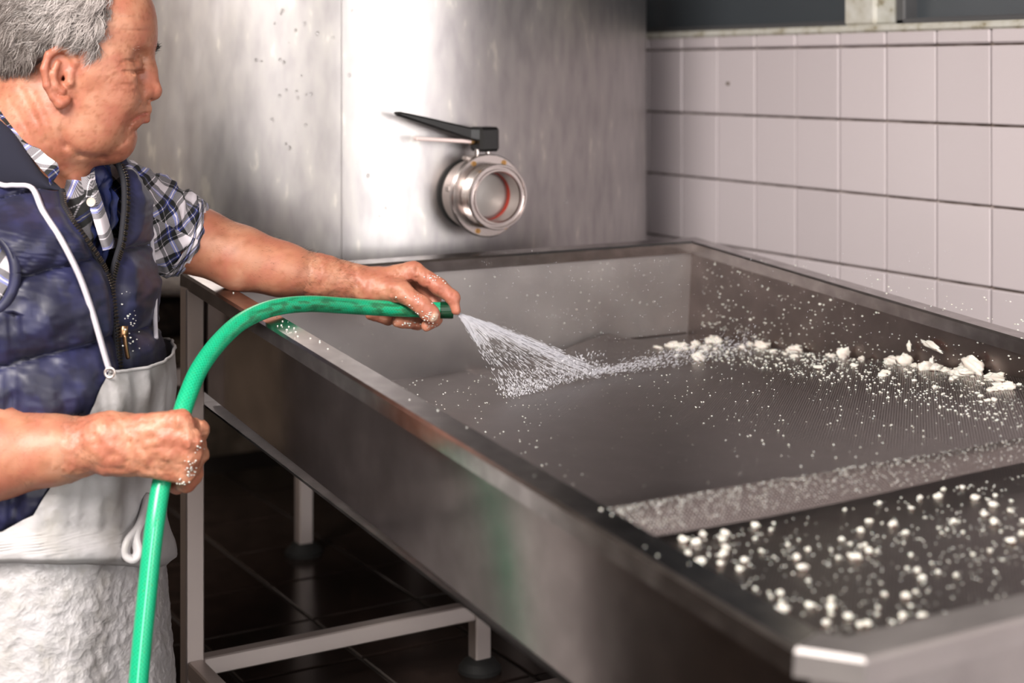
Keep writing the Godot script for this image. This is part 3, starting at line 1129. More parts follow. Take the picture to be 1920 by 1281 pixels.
func hit(f: Field, u: float, v: float, from: float) -> Vector3:
	# where the line of bearing u, v meets the skin
	var all := PackedInt32Array(range(f.kind.size()))
	var z := from
	for i in 40:
		var d := f.value(at(u, v, z), all)
		if d < 0.0004: return at(u, v, z)
		z += d * 0.8
		if z > from + 0.3: break
	return Vector3.ZERO


func face_paint(p: Vector3, n: Vector3) -> Color:
	var c := skin_paint(p, n)
	var red := Color(0.46, 0.12, 0.08)
	for k in [[sp(288, 165, 0.0), 0.026, 0.55], [sp(100, 150, 0.075), 0.045, 0.35], [sp(215, 170, 0.05), 0.035, 0.35]]:
		var d: float = p.distance_to(k[0]) / k[1]
		if d < 1.5: c = c.lerp(red, k[2] * exp(-d * d * 2.0))
	for k in [[sp(266, 214, 0.0), sp(247, 217, 0.02)], [sp(266, 229, 0.0), sp(248, 226, 0.018)]]:
		var q := Geometry3D.get_closest_point_to_segment(p, k[0], k[1])
		if q.distance_to(p) < 0.009: c = c.lerp(Color(0.45, 0.13, 0.10), 0.55)
	return c


func head_field() -> Field:
	var f := Field.new()
	var fwd := RT * cos(turn_away) + FWD * sin(turn_away)
	var side := RT * sin(turn_away) - FWD * cos(turn_away)
	var B := Basis(fwd, Vector3.UP, side)
	var mm := 0.001
	var h := func(a: float, b: float, l: float) -> Vector3: return at(90, 142, HZ) + (fwd * a * (0.955 if a > 0 else 1.0) + Vector3.UP * b + side * l) * mm
	f.egg(h.call(33, 62, 0), B, Vector3(94, 92, 74) * mm, 0.0)
	f.egg(h.call(64, -8, 0), B, Vector3(60, 88, 58) * mm, 0.03)
	f.egg(h.call(96, 62, 0), B, Vector3(30, 42, 48) * mm, 0.03)
	for s in [1, -1]:
		f.egg(h.call(62, 8, s * 47), B, Vector3(36, 40, 22) * mm, 0.025)
		f.egg(h.call(48, -52, s * 42), B, Vector3(44, 42, 22) * mm, 0.025)
		f.bone(h.call(12, -58, s * 46), h.call(82, -80, s * 14), 0.020, 0.017, 0.02)
		f.egg(h.call(88, -22, s * 35), B, Vector3(26, 28, 18) * mm, 0.018)
		f.bone(h.call(58, 2, s * 58), h.call(98, -2, s * 40), 0.010, 0.011, 0.016)
		f.bone(h.call(107, 40, s * 32), h.call(117, 42, s * 6), 0.009, 0.010, 0.014)
	f.egg(h.call(92, -48, 0), B, Vector3(25, 26, 30) * mm, 0.014)
	f.bone(h.call(86, -80, -10), h.call(86, -80, 10), 0.0185, 0.0185, 0.014)
	f.bone(h.call(76, -84, 0), h.call(26, -92, 0), 0.022, 0.028, 0.02)
	f.egg(h.call(30, -78, 30), B, Vector3(44, 24, 26) * mm, 0.02)
	# eyes: a full upper lid, a hollow between the lower lid and the nose
	for w in [1, -1]:
		var g := func(u: float, v: float, l: float) -> Vector3: return sp(u, v, l) if w > 0 else sp(u, v, l) - side * 2.0 * l
		f.dent(g.call(262, 146, 0.026), B * Basis(Vector3(0, 0, 1), deg_to_rad(20)), Vector3(8, 14, 10) * mm, 0.016)
		f.dent(g.call(266, 107, 0.034), B, Vector3(8, 6, 14) * mm, 0.014)
		f.egg(g.call(245, 124, 0.029), B, Vector3(13, 11.5, 14) * mm, 0.005)
		f.bone(g.call(226, 110, 0.046), g.call(252, 110, 0.026), 0.006, 0.006, 0.010)
		f.bone(g.call(230, 152, 0.046), g.call(248, 156, 0.026), 0.006, 0.005, 0.012)
	# nose
	f.chain([h.call(117, 24, 0), h.call(124, 6, 0), h.call(131, -18, 0)], [0.009, 0.0095, 0.0115], 0.012)
	f.bone(h.call(131, -20, 0), h.call(119, -27, 0), 0.0095, 0.006, 0.006)
	f.bone(h.call(110, 0, 8), h.call(118, -20, 10), 0.008, 0.009, 0.012)
	for w in [1, -1]:
		f.egg(h.call(119, -20, w * 13.5), B, Vector3(12, 9.5, 7.5) * mm, 0.004)
		f.hollow(h.call(128, -32, w * 6.5), h.call(121, -26, w * 8.5), 0.004, 0.003, 0.003)
	# lips
	f.chain([sp(244, 222, 0.024), sp(254, 213, 0.014), hp(266, 206, 0.0), sp(254, 213, 0.014) - side * 0.028], [0.0035, 0.0052, 0.0058, 0.005], 0.007)
	f.chain([sp(246, 232, 0.022), sp(255, 229, 0.013), hp(263, 226, 0.0), sp(255, 230, 0.013) - side * 0.026], [0.004, 0.0055, 0.006, 0.0055], 0.006)
	f.dent(hp(262, 244, 0.0), B, Vector3(8, 6, 14) * mm, 0.008)
	# neck
	f.bone(h.call(-14, -30, 0), h.call(-52, -175, 0), 0.054, 0.062, 0.03)
	f.bone(sp(95, 195, 0.045), sp(150, 345, 0.015), 0.014, 0.012, 0.02)
	# ear: plate, rim, inner fold, lobe, hollow, tragus
	var el := 0.071
	f.egg(sp(112, 138, el), B * Basis(Vector3.UP, deg_to_rad(16)) * Basis(Vector3(0, 0, 1), deg_to_rad(5)), Vector3(22, 34, 6.5) * mm, 0.006)
	var rim := [[132, 140, 70], [142, 118, 72], [132, 97, 75], [110, 91, 79], [91, 103, 82], [83, 130, 84], [88, 160, 82], [100, 182, 78], [113, 193, 75], [123, 188, 73]]
	var rp := []
	var rr := []
	for r in rim:
		rp.append(sp(r[0], r[1], r[2] * mm))
		rr.append(0.0048)
	rr[8] = 0.0075
	rr[9] = 0.006
	f.chain(rp, rr, 0.003)
	f.hollow(sp(119, 150, 0.085), sp(122, 146, 0.060), 0.0052, 0.003, 0.003)
	f.dent(sp(118, 147, 0.083), B, Vector3(9, 14, 9) * mm, 0.004)
	f.dent(sp(114, 112, 0.083), B * Basis(Vector3(0, 0, 1), deg_to_rad(35)), Vector3(13, 6, 6) * mm, 0.004)
	f.chain([sp(108, 118, 0.078), sp(100, 138, 0.081), sp(104, 162, 0.079), sp(116, 172, 0.076)], [0.0035, 0.004, 0.0045, 0.005], 0.003)
	f.bone(sp(131, 138, 0.072), sp(131, 155, 0.073), 0.005, 0.0055, 0.004)
	# furrows
	var cr := func(pts: Array, w: float, d: float) -> void:
		for i in pts.size() - 1: f.crease(sp(pts[i][0], pts[i][1], 0.05), sp(pts[i + 1][0], pts[i + 1][1], 0.05), w * mm, d * mm, side)
	cr.call([[118, 246], [126, 272], [150, 291], [190, 297], [216, 292]], 4.5, 2.0)
	cr.call([[266, 178], [257, 200], [244, 216], [237, 236]], 3.5, 1.1)
	cr.call([[250, 224], [238, 240], [232, 258]], 2.5, 1.1)
	cr.call([[249, 248], [232, 266], [206, 286]], 2.5, 1.4)
	cr.call([[226, 126], [206, 134]], 1.6, 0.45)
	cr.call([[224, 136], [202, 149]], 1.6, 0.45)
	cr.call([[222, 142], [206, 160]], 1.6, 0.4)
	cr.call([[212, 30], [280, 38]], 1.6, 0.5)
	cr.call([[224, 58], [282, 58]], 1.6, 0.6)
	cr.call([[262, 148], [247, 160], [228, 159]], 2.2, 0.5)
	cr.call([[270, 214.5], [264, 216.5], [256, 220.5], [244, 229]], 1.5, 2.6)
	cr.call([[228, 117], [246, 113], [266, 116]], 1.6, 1.2)
	cr.call([[234, 135], [250, 136], [264, 133]], 1.4, 2.6)
	cr.call([[258, 162], [254, 173], [258, 184]], 2.0, 0.9)
	cr.call([[38, 165], [72, 222], [88, 262], [98, 305]], 3.5, 0.7)
	cr.call([[66, 175], [92, 228], [104, 275]], 3.0, 0.5)
	cr.call([[15, 185], [50, 235], [70, 280]], 3.0, 0.5)
	f.ripple = FastNoiseLite.new()
	f.ripple.frequency = 80.0
	f.ripple_depth = 0.0003
	return f


func hz(u: float, v: float, z: float) -> Vector3:
	return at(u, v, z)


func px(r: float, z: float) -> float:
	return r * z / 2900.0


func near_hand() -> Field:
	# the fist of the near (right) hand: the back of the hand faces the eye, the fingers close round the hose behind it
	var f := Field.new()
	var z := 1.705
	f.chain([at(60, 847, 1.72), at(120, 843, 1.72), at(205, 832, 1.712)], [px(66, z), px(57, z), px(45, z)], 0.015)
	f.bone(at(195, 812, 1.71), at(215, 850, 1.712), px(34, z), px(34, z), 0.02)
	var mcp := [[340, 792, 1.700], [356, 824, 1.697], [355, 858, 1.700], [344, 890, 1.706]]
	for i in 4:
		f.bone(at(212, 812 + i * 13, 1.712), at(mcp[i][0], mcp[i][1], mcp[i][2]), px(31, z), px([23, 21, 20, 18][i], z), 0.014)
	f.bone(at(230, 830, 1.716), at(320, 835, 1.713), px(38, z), px(34, z), 0.02)
	var fingers := [
		[[340, 792, 1.700], [372, 806, 1.728], [371, 846, 1.757], [348, 862, 1.768]],
		[[356, 824, 1.697], [372, 850, 1.732], [348, 872, 1.762], [322, 868, 1.762]],
		[[355, 858, 1.700], [362, 888, 1.730], [338, 900, 1.757], [314, 892, 1.756]],
		[[344, 890, 1.706], [349, 907, 1.727], [333, 913, 1.745], [318, 904, 1.744]]]
	for i in 4:
		var s: float = [1.0, 1.0, 0.95, 0.82][i]
		var p: Array = fingers[i].map(func(q): return at(q[0], q[1], q[2]))
		f.chain(p, [px(20 * s, z), px(18.5 * s, z), px(16 * s, z), px(13.5 * s, z)], 0.006)
	# thumb lies behind the hose
	f.chain([at(240, 806, 1.722), at(285, 796, 1.752), at(325, 800, 1.772), at(350, 815, 1.776)], [px(26, z), px(19, z), px(17, z), px(14, z)], 0.01)
	var cr := func(pts: Array, w: float, d: float) -> void:
		for i in pts.size() - 1: f.crease(at(pts[i][0], pts[i][1], z - 0.02), at(pts[i + 1][0], pts[i + 1][1], z - 0.02), w * 0.001, d * 0.001, FWD)
	cr.call([[352, 786], [362, 808], [364, 835], [366, 850]], 2.2, 1.6)
	cr.call([[256, 815], [268, 845], [282, 870], [276, 886]], 2.6, 1.0)
	cr.call([[226, 800], [240, 830], [236, 866]], 3.0, 1.0)
	cr.call([[290, 806], [335, 806]], 3.5, 0.9)
	cr.call([[285, 838], [345, 841]], 3.5, 1.1)
	cr.call([[285, 866], [342, 874]], 3.5, 1.1)
	cr.call([[372, 824], [386, 822]], 1.6, 1.2)
	f.ripple = FastNoiseLite.new()
	f.ripple.frequency = 48.0
	f.ripple.fractal_octaves = 3
	f.ripple_depth = 0.0024
	return f


func far_hand() -> Field:
	# the far (left) hand at the end of the hose: thumb in front, forefinger over the mouth, the others round the back and under
	var f := Field.new()
	var z := 2.12
	f.chain([at(560, 510, 2.118), at(605, 520, 2.122), at(655, 528, 2.127), at(692, 533, 2.128)], [px(44, z), px(38, z), px(31, z), px(28, z)], 0.015)
	f.bone(at(690, 533, 2.128), at(772, 508, 2.128), px(27, z), px(18, z), 0.014)
	f.bone(at(690, 535, 2.138), at(768, 517, 2.150), px(25, z), px(17, z), 0.012)
	f.bone(at(690, 540, 2.145), at(758, 530, 2.170), px(24, z), px(16, z), 0.012)
	f.bone(at(690, 545, 2.148), at(742, 545, 2.180), px(24, z), px(15, z), 0.012)
	f.bone(at(695, 543, 2.118), at(752, 546, 2.103), px(26, z), px(20, z), 0.014)
	# thumb
	f.chain([at(748, 545, 2.103), at(790, 572, 2.088), at(806, 588, 2.089), at(815, 597, 2.094)], [px(19.5, z), px(16.5, z), px(16, z), px(11, z)], 0.006)
	f.egg(at(808, 592, 2.0825), Basis(RT, Vector3.UP, -FWD) * Basis(Vector3(0, 0, 1), deg_to_rad(-48)), Vector3(0.010, 0.0075, 0.0035), 0.003)
	# forefinger
	f.chain([at(775, 507, 2.126), at(822, 537, 2.118), at(849, 558, 2.116), at(855.5, 582, 2.114)], [px(17.5, z), px(15.5, z), px(12.5, z), px(9.0, z)], 0.005)
	# middle, ring and little finger
	f.chain([at(770, 516, 2.150), at(812, 560, 2.160), at(816, 600, 2.140), at(800, 611, 2.112)], [px(16, z), px(14.5, z), px(12.5, z), px(10.5, z)], 0.005)
	f.chain([at(760, 528, 2.170), at(795, 576, 2.172), at(782, 606, 2.146), at(745, 604, 2.122)], [px(15.5, z), px(14, z), px(12, z), px(10.5, z)], 0.005)
	f.chain([at(745, 543, 2.178), at(752, 584, 2.172), at(728, 599, 2.146), at(694, 591, 2.130)], [px(14, z), px(12, z), px(10.5, z), px(9, z)], 0.005)
	var cr := func(pts: Array, w: float, d: float) -> void:
		for i in pts.size() - 1: f.crease(at(pts[i][0], pts[i][1], z), at(pts[i + 1][0], pts[i + 1][1], z), w * 0.001, d * 0.001, FWD)
	cr.call([[782, 498], [782, 520], [784, 538]], 1.8, 1.6)
	cr.call([[800, 512], [803, 530], [802, 540]], 1.6, 1.4)
	cr.call([[826, 540], [822, 553]], 1.5, 1.3)
	cr.call([[851, 549], [844, 562]], 1.3, 1.0)
	cr.call([[738, 545], [744, 558], [753, 568]], 1.8, 1.2)
	cr.call([[724, 542], [732, 560]], 1.8, 0.8)
	cr.call([[790, 562], [780, 580]], 1.6, 0.5)
	cr.call([[668, 512], [672, 530], [680, 553]], 2.0, 0.6)
	cr.call([[740, 520], [765, 528]], 2.5, 0.8)
	f.ripple = FastNoiseLite.new()
	f.ripple.frequency = 60.0
	f.ripple.fractal_octaves = 3
	f.ripple_depth = 0.0015
	return f


func frame_field() -> Field:
	# trunk, upper arms, forearms, hips and legs, under the clothes
	var f := Field.new()
	f.bone(at(20, 300, 1.91), at(20, 440, 1.91), 0.05, 0.07, 0.04)
	f.egg(at(40, 560, 1.91), Basis(RT, Vector3.UP, -FWD), Vector3(0.10, 0.20, 0.13), 0.06)
	f.egg(at(45, 860, 1.91), Basis(RT, Vector3.UP, -FWD), Vector3(0.105, 0.17, 0.14), 0.08)
	f.bone(at(0, 450, 1.83), at(20, 440, 2.00), 0.045, 0.045, 0.04)
	f.chain([at(10, 430, 2.00), at(190, 378, 2.025), at(335, 447, 2.10)], [0.045, 0.045, 0.038], 0.03)
	f.chain([at(335, 447, 2.10), at(372, 452, 2.103), at(452, 485, 2.108), at(528, 505, 2.114), at(601, 519, 2.121)], [0.038, px(57, 2.1), px(56, 2.1), px(47, 2.1), px(38, 2.12)], 0.02)
	f.chain([at(-10, 470, 1.84), at(-75, 590, 1.755), at(-150, 840, 1.73)], [0.036, 0.038, 0.040], 0.02)
	f.chain([at(-150, 852, 1.73), at(-60, 852, 1.725), at(0, 849, 1.722), at(100, 844, 1.72), at(150, 839, 1.717)], [0.042, px(85, 1.72), px(80, 1.72), px(60, 1.72), px(52, 1.715)], 0.02)
	return f


func build_person() -> void:
	spots.seed = 5
	spots.frequency = 75.0
	spots.fractal_octaves = 2
	blotch.seed = 9
	blotch.frequency = 28.0
	blotch.fractal_octaves = 3
	var o := thing("person", "older grey-haired man in navy quilted vest, plaid shirt and white apron hosing the trough", "person", at(60, 1400, 1.9) * Vector3(1, 0, 1))
	var skin := mat("skin", Color(1, 1, 1), 0.5)
	skin.vertex_color_use_as_albedo = true
	skin.subsurf_scatter_enabled = true
	skin.subsurf_scatter_strength = 0.12
	var pores := NoiseTexture2D.new()
	var pn := FastNoiseLite.new()
	pn.frequency = 0.05
	pn.fractal_octaves = 4
	pores.noise = pn
	pores.width = 256
	pores.height = 256
	pores.seamless = true
	pores.as_normal_map = true
	pores.bump_strength = 4.0
	skin.normal_enabled = true
	skin.normal_texture = pores
	skin.normal_scale = 0.22
	triplanar(skin, Vector3(22, 22, 22))
	var c := at(90, 142, HZ)
	var hm := net(head_field(), c + Vector3(-0.17, -0.20, -0.17), c + Vector3(0.17, 0.17, 0.17), 0.0026, face_paint)
	c = at(250, 840, 1.72)
	var nf := near_hand()
	var nh := net(nf, c + Vector3(-0.15, -0.075, -0.13), c + Vector3(0.13, 0.075, 0.10), 0.0028, skin_paint)
	c = at(720, 550, 2.13)
	var hf := far_hand()
	var fh := net(hf, c + Vector3(-0.16, -0.075, -0.15), c + Vector3(0.14, 0.075, 0.11), 0.0026, hand_paint)
	c = at(100, 600, 1.9)
	var ff := net(frame_field(), c + Vector3(-0.42, -0.36, -0.5), c + Vector3(0.50, 0.32, 0.32), 0.009, skin_paint)
	var m := joined([ff, hm, nh, fh])
	var body := part("body", m, skin, o)
	body.position = -o.position
	# wet curd that sticks to the hands
	for e in [[hf, 823, 522, 22, 9, 26, 1.95], [hf, 800, 590, 16, 10, 24, 1.95], [hf, 765, 607, 26, 4, 18, 1.95], [hf, 808, 612, 10, 4, 8, 1.95], [hf, 780, 560, 30, 18, 14, 1.95], [nf, 358, 880, 11, 20, 30, 1.6], [nf, 335, 905, 14, 8, 8, 1.6], [nf, 372, 835, 12, 14, 6, 1.6]]:
		for k in e[5]:
			var p := hit(e[0], e[1] + rng.randfn(0, 0.6) * e[3], e[2] + rng.randfn(0, 0.6) * e[4], e[6])
			if p != Vector3.ZERO: stuck.append([p, rng.randf_range(0.0004, 0.0011)])
	build_hair(o)
	build_arm_hair(o)
	build_clothes(o)
	build_legs(o)


# ---------------------------------------------------------------- clothes
# Rings of the trunk from the neck down: middle (u, v), half width across, half depth in metres, distance
const TRUNK := [
	[45, 312, 165, 0.092, 1.915], [45, 345, 182, 0.120, 1.915], [48, 388, 190, 0.158, 1.915], [50, 440, 195, 0.180, 1.915], [53, 500, 197, 0.186, 1.915],
	[58, 600, 204, 0.186, 1.915], [60, 700, 209, 0.186, 1.915], [58, 800, 209, 0.186, 1.915], [54, 900, 206, 0.186, 1.915], [50, 1000, 204, 0.186, 1.915], [50, 1110, 206, 0.190, 1.915]]


func neck_drop(a: float) -> float:
	# how far the neck ring rises or falls from its middle, by the angle from the front towards the eye
	var k := [[-PI, 130.0], [-1.6, -10.0], [-0.5, -18.0], [0.0, -14.0], [0.45, 10.0], [0.98, 36.0], [1.57, 20.0], [2.2, -70.0], [PI, -132.0]]
	k[0][1] = -132.0
	for i in k.size() - 1:
		if a <= k[i + 1][0]: return lerpf(k[i][1], k[i + 1][1], smoothstep(0, 1, (a - k[i][0]) / (k[i + 1][0] - k[i][0])))
	return -132.0


func trunk(s: float, a: float, out := 0.0) -> Vector3:
	# point of the trunk: s counts rings down from the neck, a is the angle from the front towards the eye, out in metres
	var i := clampi(int(s), 0, TRUNK.size() - 2)
	var t := clampf(s - i, 0, 1)
	var r := []
	for c in 5:
		r.append(cubic_interpolate(TRUNK[i][c], TRUNK[i + 1][c], TRUNK[maxi(i - 1, 0)][c], TRUNK[mini(i + 2, TRUNK.size() - 1)][c], t))
	var ca := signf(cos(a)) * pow(absf(cos(a)), 0.86)
	var sa := signf(sin(a)) * pow(absf(sin(a)), 0.86)
	var fade := clampf(1.0 - s / 3.2, 0, 1)
	var u: float = r[0] + (r[2] + out * 1526.0) * ca
	var v: float = r[1] + neck_drop(a) * fade * fade * (3 - 2 * fade)
	var z: float = r[4] - (r[3] + out) * sa
	# rings are level: set the point by its sideways distance, so that near points do not slide outwards
	var p := at(u, v, 1.915)
	return p + FWD * (z - 1.915) + RT * 0.0


func trunk_at(u: float, v: float, out := 0.0) -> Vector3:
	# the point on the side of the trunk that faces the eye at the bearing u, v
	var best := Vector2.ZERO
	var d := 1e9
	for i in 101:
		for j in 61:
			var w := Vector2(i * 0.1, -0.35 + j * 0.05)
			var q := sees(trunk(w.x, w.y, out))
			var e := (q.x - u) * (q.x - u) + (q.y - v) * (q.y - v)
			if e < d:
				d = e
				best = w
	var st := Vector2(0.05, 0.025)
	for k in 5:
		for i in [-1, 0, 1]:
			for j in [-1, 0, 1]:
				var w := best + Vector2(i, j) * st
				var q := sees(trunk(w.x, w.y, out))
				var e := (q.x - u) * (q.x - u) + (q.y - v) * (q.y - v)
				if e < d:
					d = e
					best = w
		st *= 0.5
	return trunk(best.x, best.y, out)


func over(pts: Array, out: float) -> Array:
	return pts.map(func(p): return trunk_at(p[0], p[1], out))


func zip_angle(v: float, far: bool) -> float:
	var k := [[298, -0.02, 0.98], [345, 0.02, 0.96], [400, 0.14, 0.80], [450, 0.24, 0.62], [490, 0.36, 0.50], [520, 0.43, 0.45], [2000, 0.43, 0.45]]
	for i in k.size() - 1:
		if v <= k[i + 1][0]:
			return lerpf(k[i][1 if far else 2], k[i + 1][1 if far else 2], clampf((v - k[i][0]) / (k[i + 1][0] - k[i][0]), 0, 1))
	return 0.44


func ring_v(s: float) -> float:
	var i := clampi(int(s), 0, TRUNK.size() - 2)
	return lerpf(TRUNK[i][1], TRUNK[i + 1][1], s - i)


func quilt(s: float, a: float) -> float:
	# padding between the stitched lines, with creases that run from them
	var q := sees(trunk(s, a))
	var k := fposmod((q.y + 0.27 * q.x - 373.0) / 157.0, 1.0)
	var puff := pow(absf(sin(k * PI)), 0.45) * 0.019 - 0.004 * exp(-pow(minf(k, 1.0 - k) * 157.0 / 3.5, 2))
	var side := absf(q.x - 27.0)
	if a > 0.0 and q.y > 585: puff *= clampf(side / 9.0, 0.25, 1.0)
	var n := blotch.get_noise_2d(q.x * 0.00075 + q.y * 0.0002, q.y * 0.00042)
	var near_seam := exp(-minf(k, 1.0 - k) * 9.0)
	return puff + n * 0.006 + sin(q.x * 0.16 + n * 7.0) * 0.0018 * near_seam


func plaid(name_: String, turn: float, per: float) -> StandardMaterial3D:
	# woven check: the colours of warp and weft mixed in a fine twill
	var n := 128
	var band := func(t: float) -> Color:
		var w := Color(0.86, 0.83, 0.86)
		var k := Color(0.035, 0.04, 0.05)
		var b := Color(0.11, 0.18, 0.56)
		for e in [[0.38, w], [0.52, k], [0.57, b], [0.60, w], [0.65, b], [0.86, k], [0.89, w], [1.01, k]]:
			if t < e[0]: return e[1]
		return w
	var im := Image.create(n, n, false, Image.FORMAT_RGB8)
	for y in n:
		for x in n:
			var a: Color = band.call(float(x) / n)
			var b: Color = band.call(float(y) / n)
			im.set_pixel(x, y, a.lerp(b, 0.5 + (0.22 if (x + y) % 4 < 2 else -0.22)))
	var m := mat(name_, Color(1, 1, 1), 0.85)
	m.albedo_texture = ImageTexture.create_from_image(im)
	m.uv1_scale = Vector3(1 / per, 1 / per, 1)
	m.rim_enabled = true
	m.rim = 0.2
	return m


func turned(p: Vector2, a: float) -> Vector2:
	return p.rotated(a)


func sleeve(parent: Node, ctrl: Array, radii: Array, m: Material, a: float, seed_: int, cuff_from := 0.8) -> void:
	var n := FastNoiseLite.new()
	n.seed = seed_
	n.frequency = 1.0
	n.fractal_octaves = 3
	var pts := smooth_path(ctrl, 14)
	var fr := frames(pts)
	var rows := []
	var uvs := []
	var along := 0.0
	for i in pts.size():
		if i: along += pts[i].distance_to(pts[i - 1])
		var t := float(i) / (pts.size() - 1) * (radii.size() - 1)
		var j := mini(int(t), radii.size() - 2)
		var r: float = lerpf(radii[j], radii[j + 1], smoothstep(0, 1, t - j))
		var row := []
		var uv := []
		for k in 65:
			var an := TAU * k / 64
			var w := n.get_noise_3d(cos(an) * 1.3, sin(an) * 1.3, along * 26.0) * 0.010
			w += sin(along * 150.0 + 3.0 * n.get_noise_2d(an * 2.0, along * 8.0)) * 0.0022 * smoothstep(0.2, 0.9, t / (radii.size() - 1))
			row.append(pts[i] + fr[i] * Vector3(cos(an), sin(an), 0) * (r + w))
			uv.append(Vector2(an * 0.055, along).rotated(a))
		rows.append(row)
		uvs.append(uv)
	# rolled cuff: a second, wider turn that folds back and inwards at the end
	part("sleeve", grid_mesh(rows, true, false, uvs), m, parent)
	var c0 := int(pts.size() * cuff_from)
	rows = []
	uvs = []
	var rl: float = radii[radii.size() - 1]
	var prof := [[c0, 0.001], [c0, 0.0055], [(c0 + pts.size()) / 2, 0.0075], [pts.size() - 2, 0.0065], [pts.size() - 1, 0.003], [pts.size() - 1, -0.004], [pts.size() - 3, -0.009]]
	for e in prof:
		var row := []
		var uv := []
		var i: int = e[0]
		var t := float(i) / (pts.size() - 1) * (radii.size() - 1)
		var j := mini(int(t), radii.size() - 2)
		var r: float = lerpf(radii[j], radii[j + 1], smoothstep(0, 1, t - j))
		for k in 65:
			var an := TAU * k / 64
			var w := n.get_noise_3d(cos(an) * 1.6, sin(an) * 1.6, 40.0 + i * 0.12) * 0.008
			row.append(pts[i] + fr[i] * Vector3(cos(an), sin(an), 0) * (r + e[1] + w))
			uv.append(Vector2(an * 0.055 + 0.017, i * 0.008 + e[1] * 2.0).rotated(a + 0.25))
		rows.append(row)
		uvs.append(uv)
	part("cuff", grid_mesh(rows, true, false, uvs), m, parent)


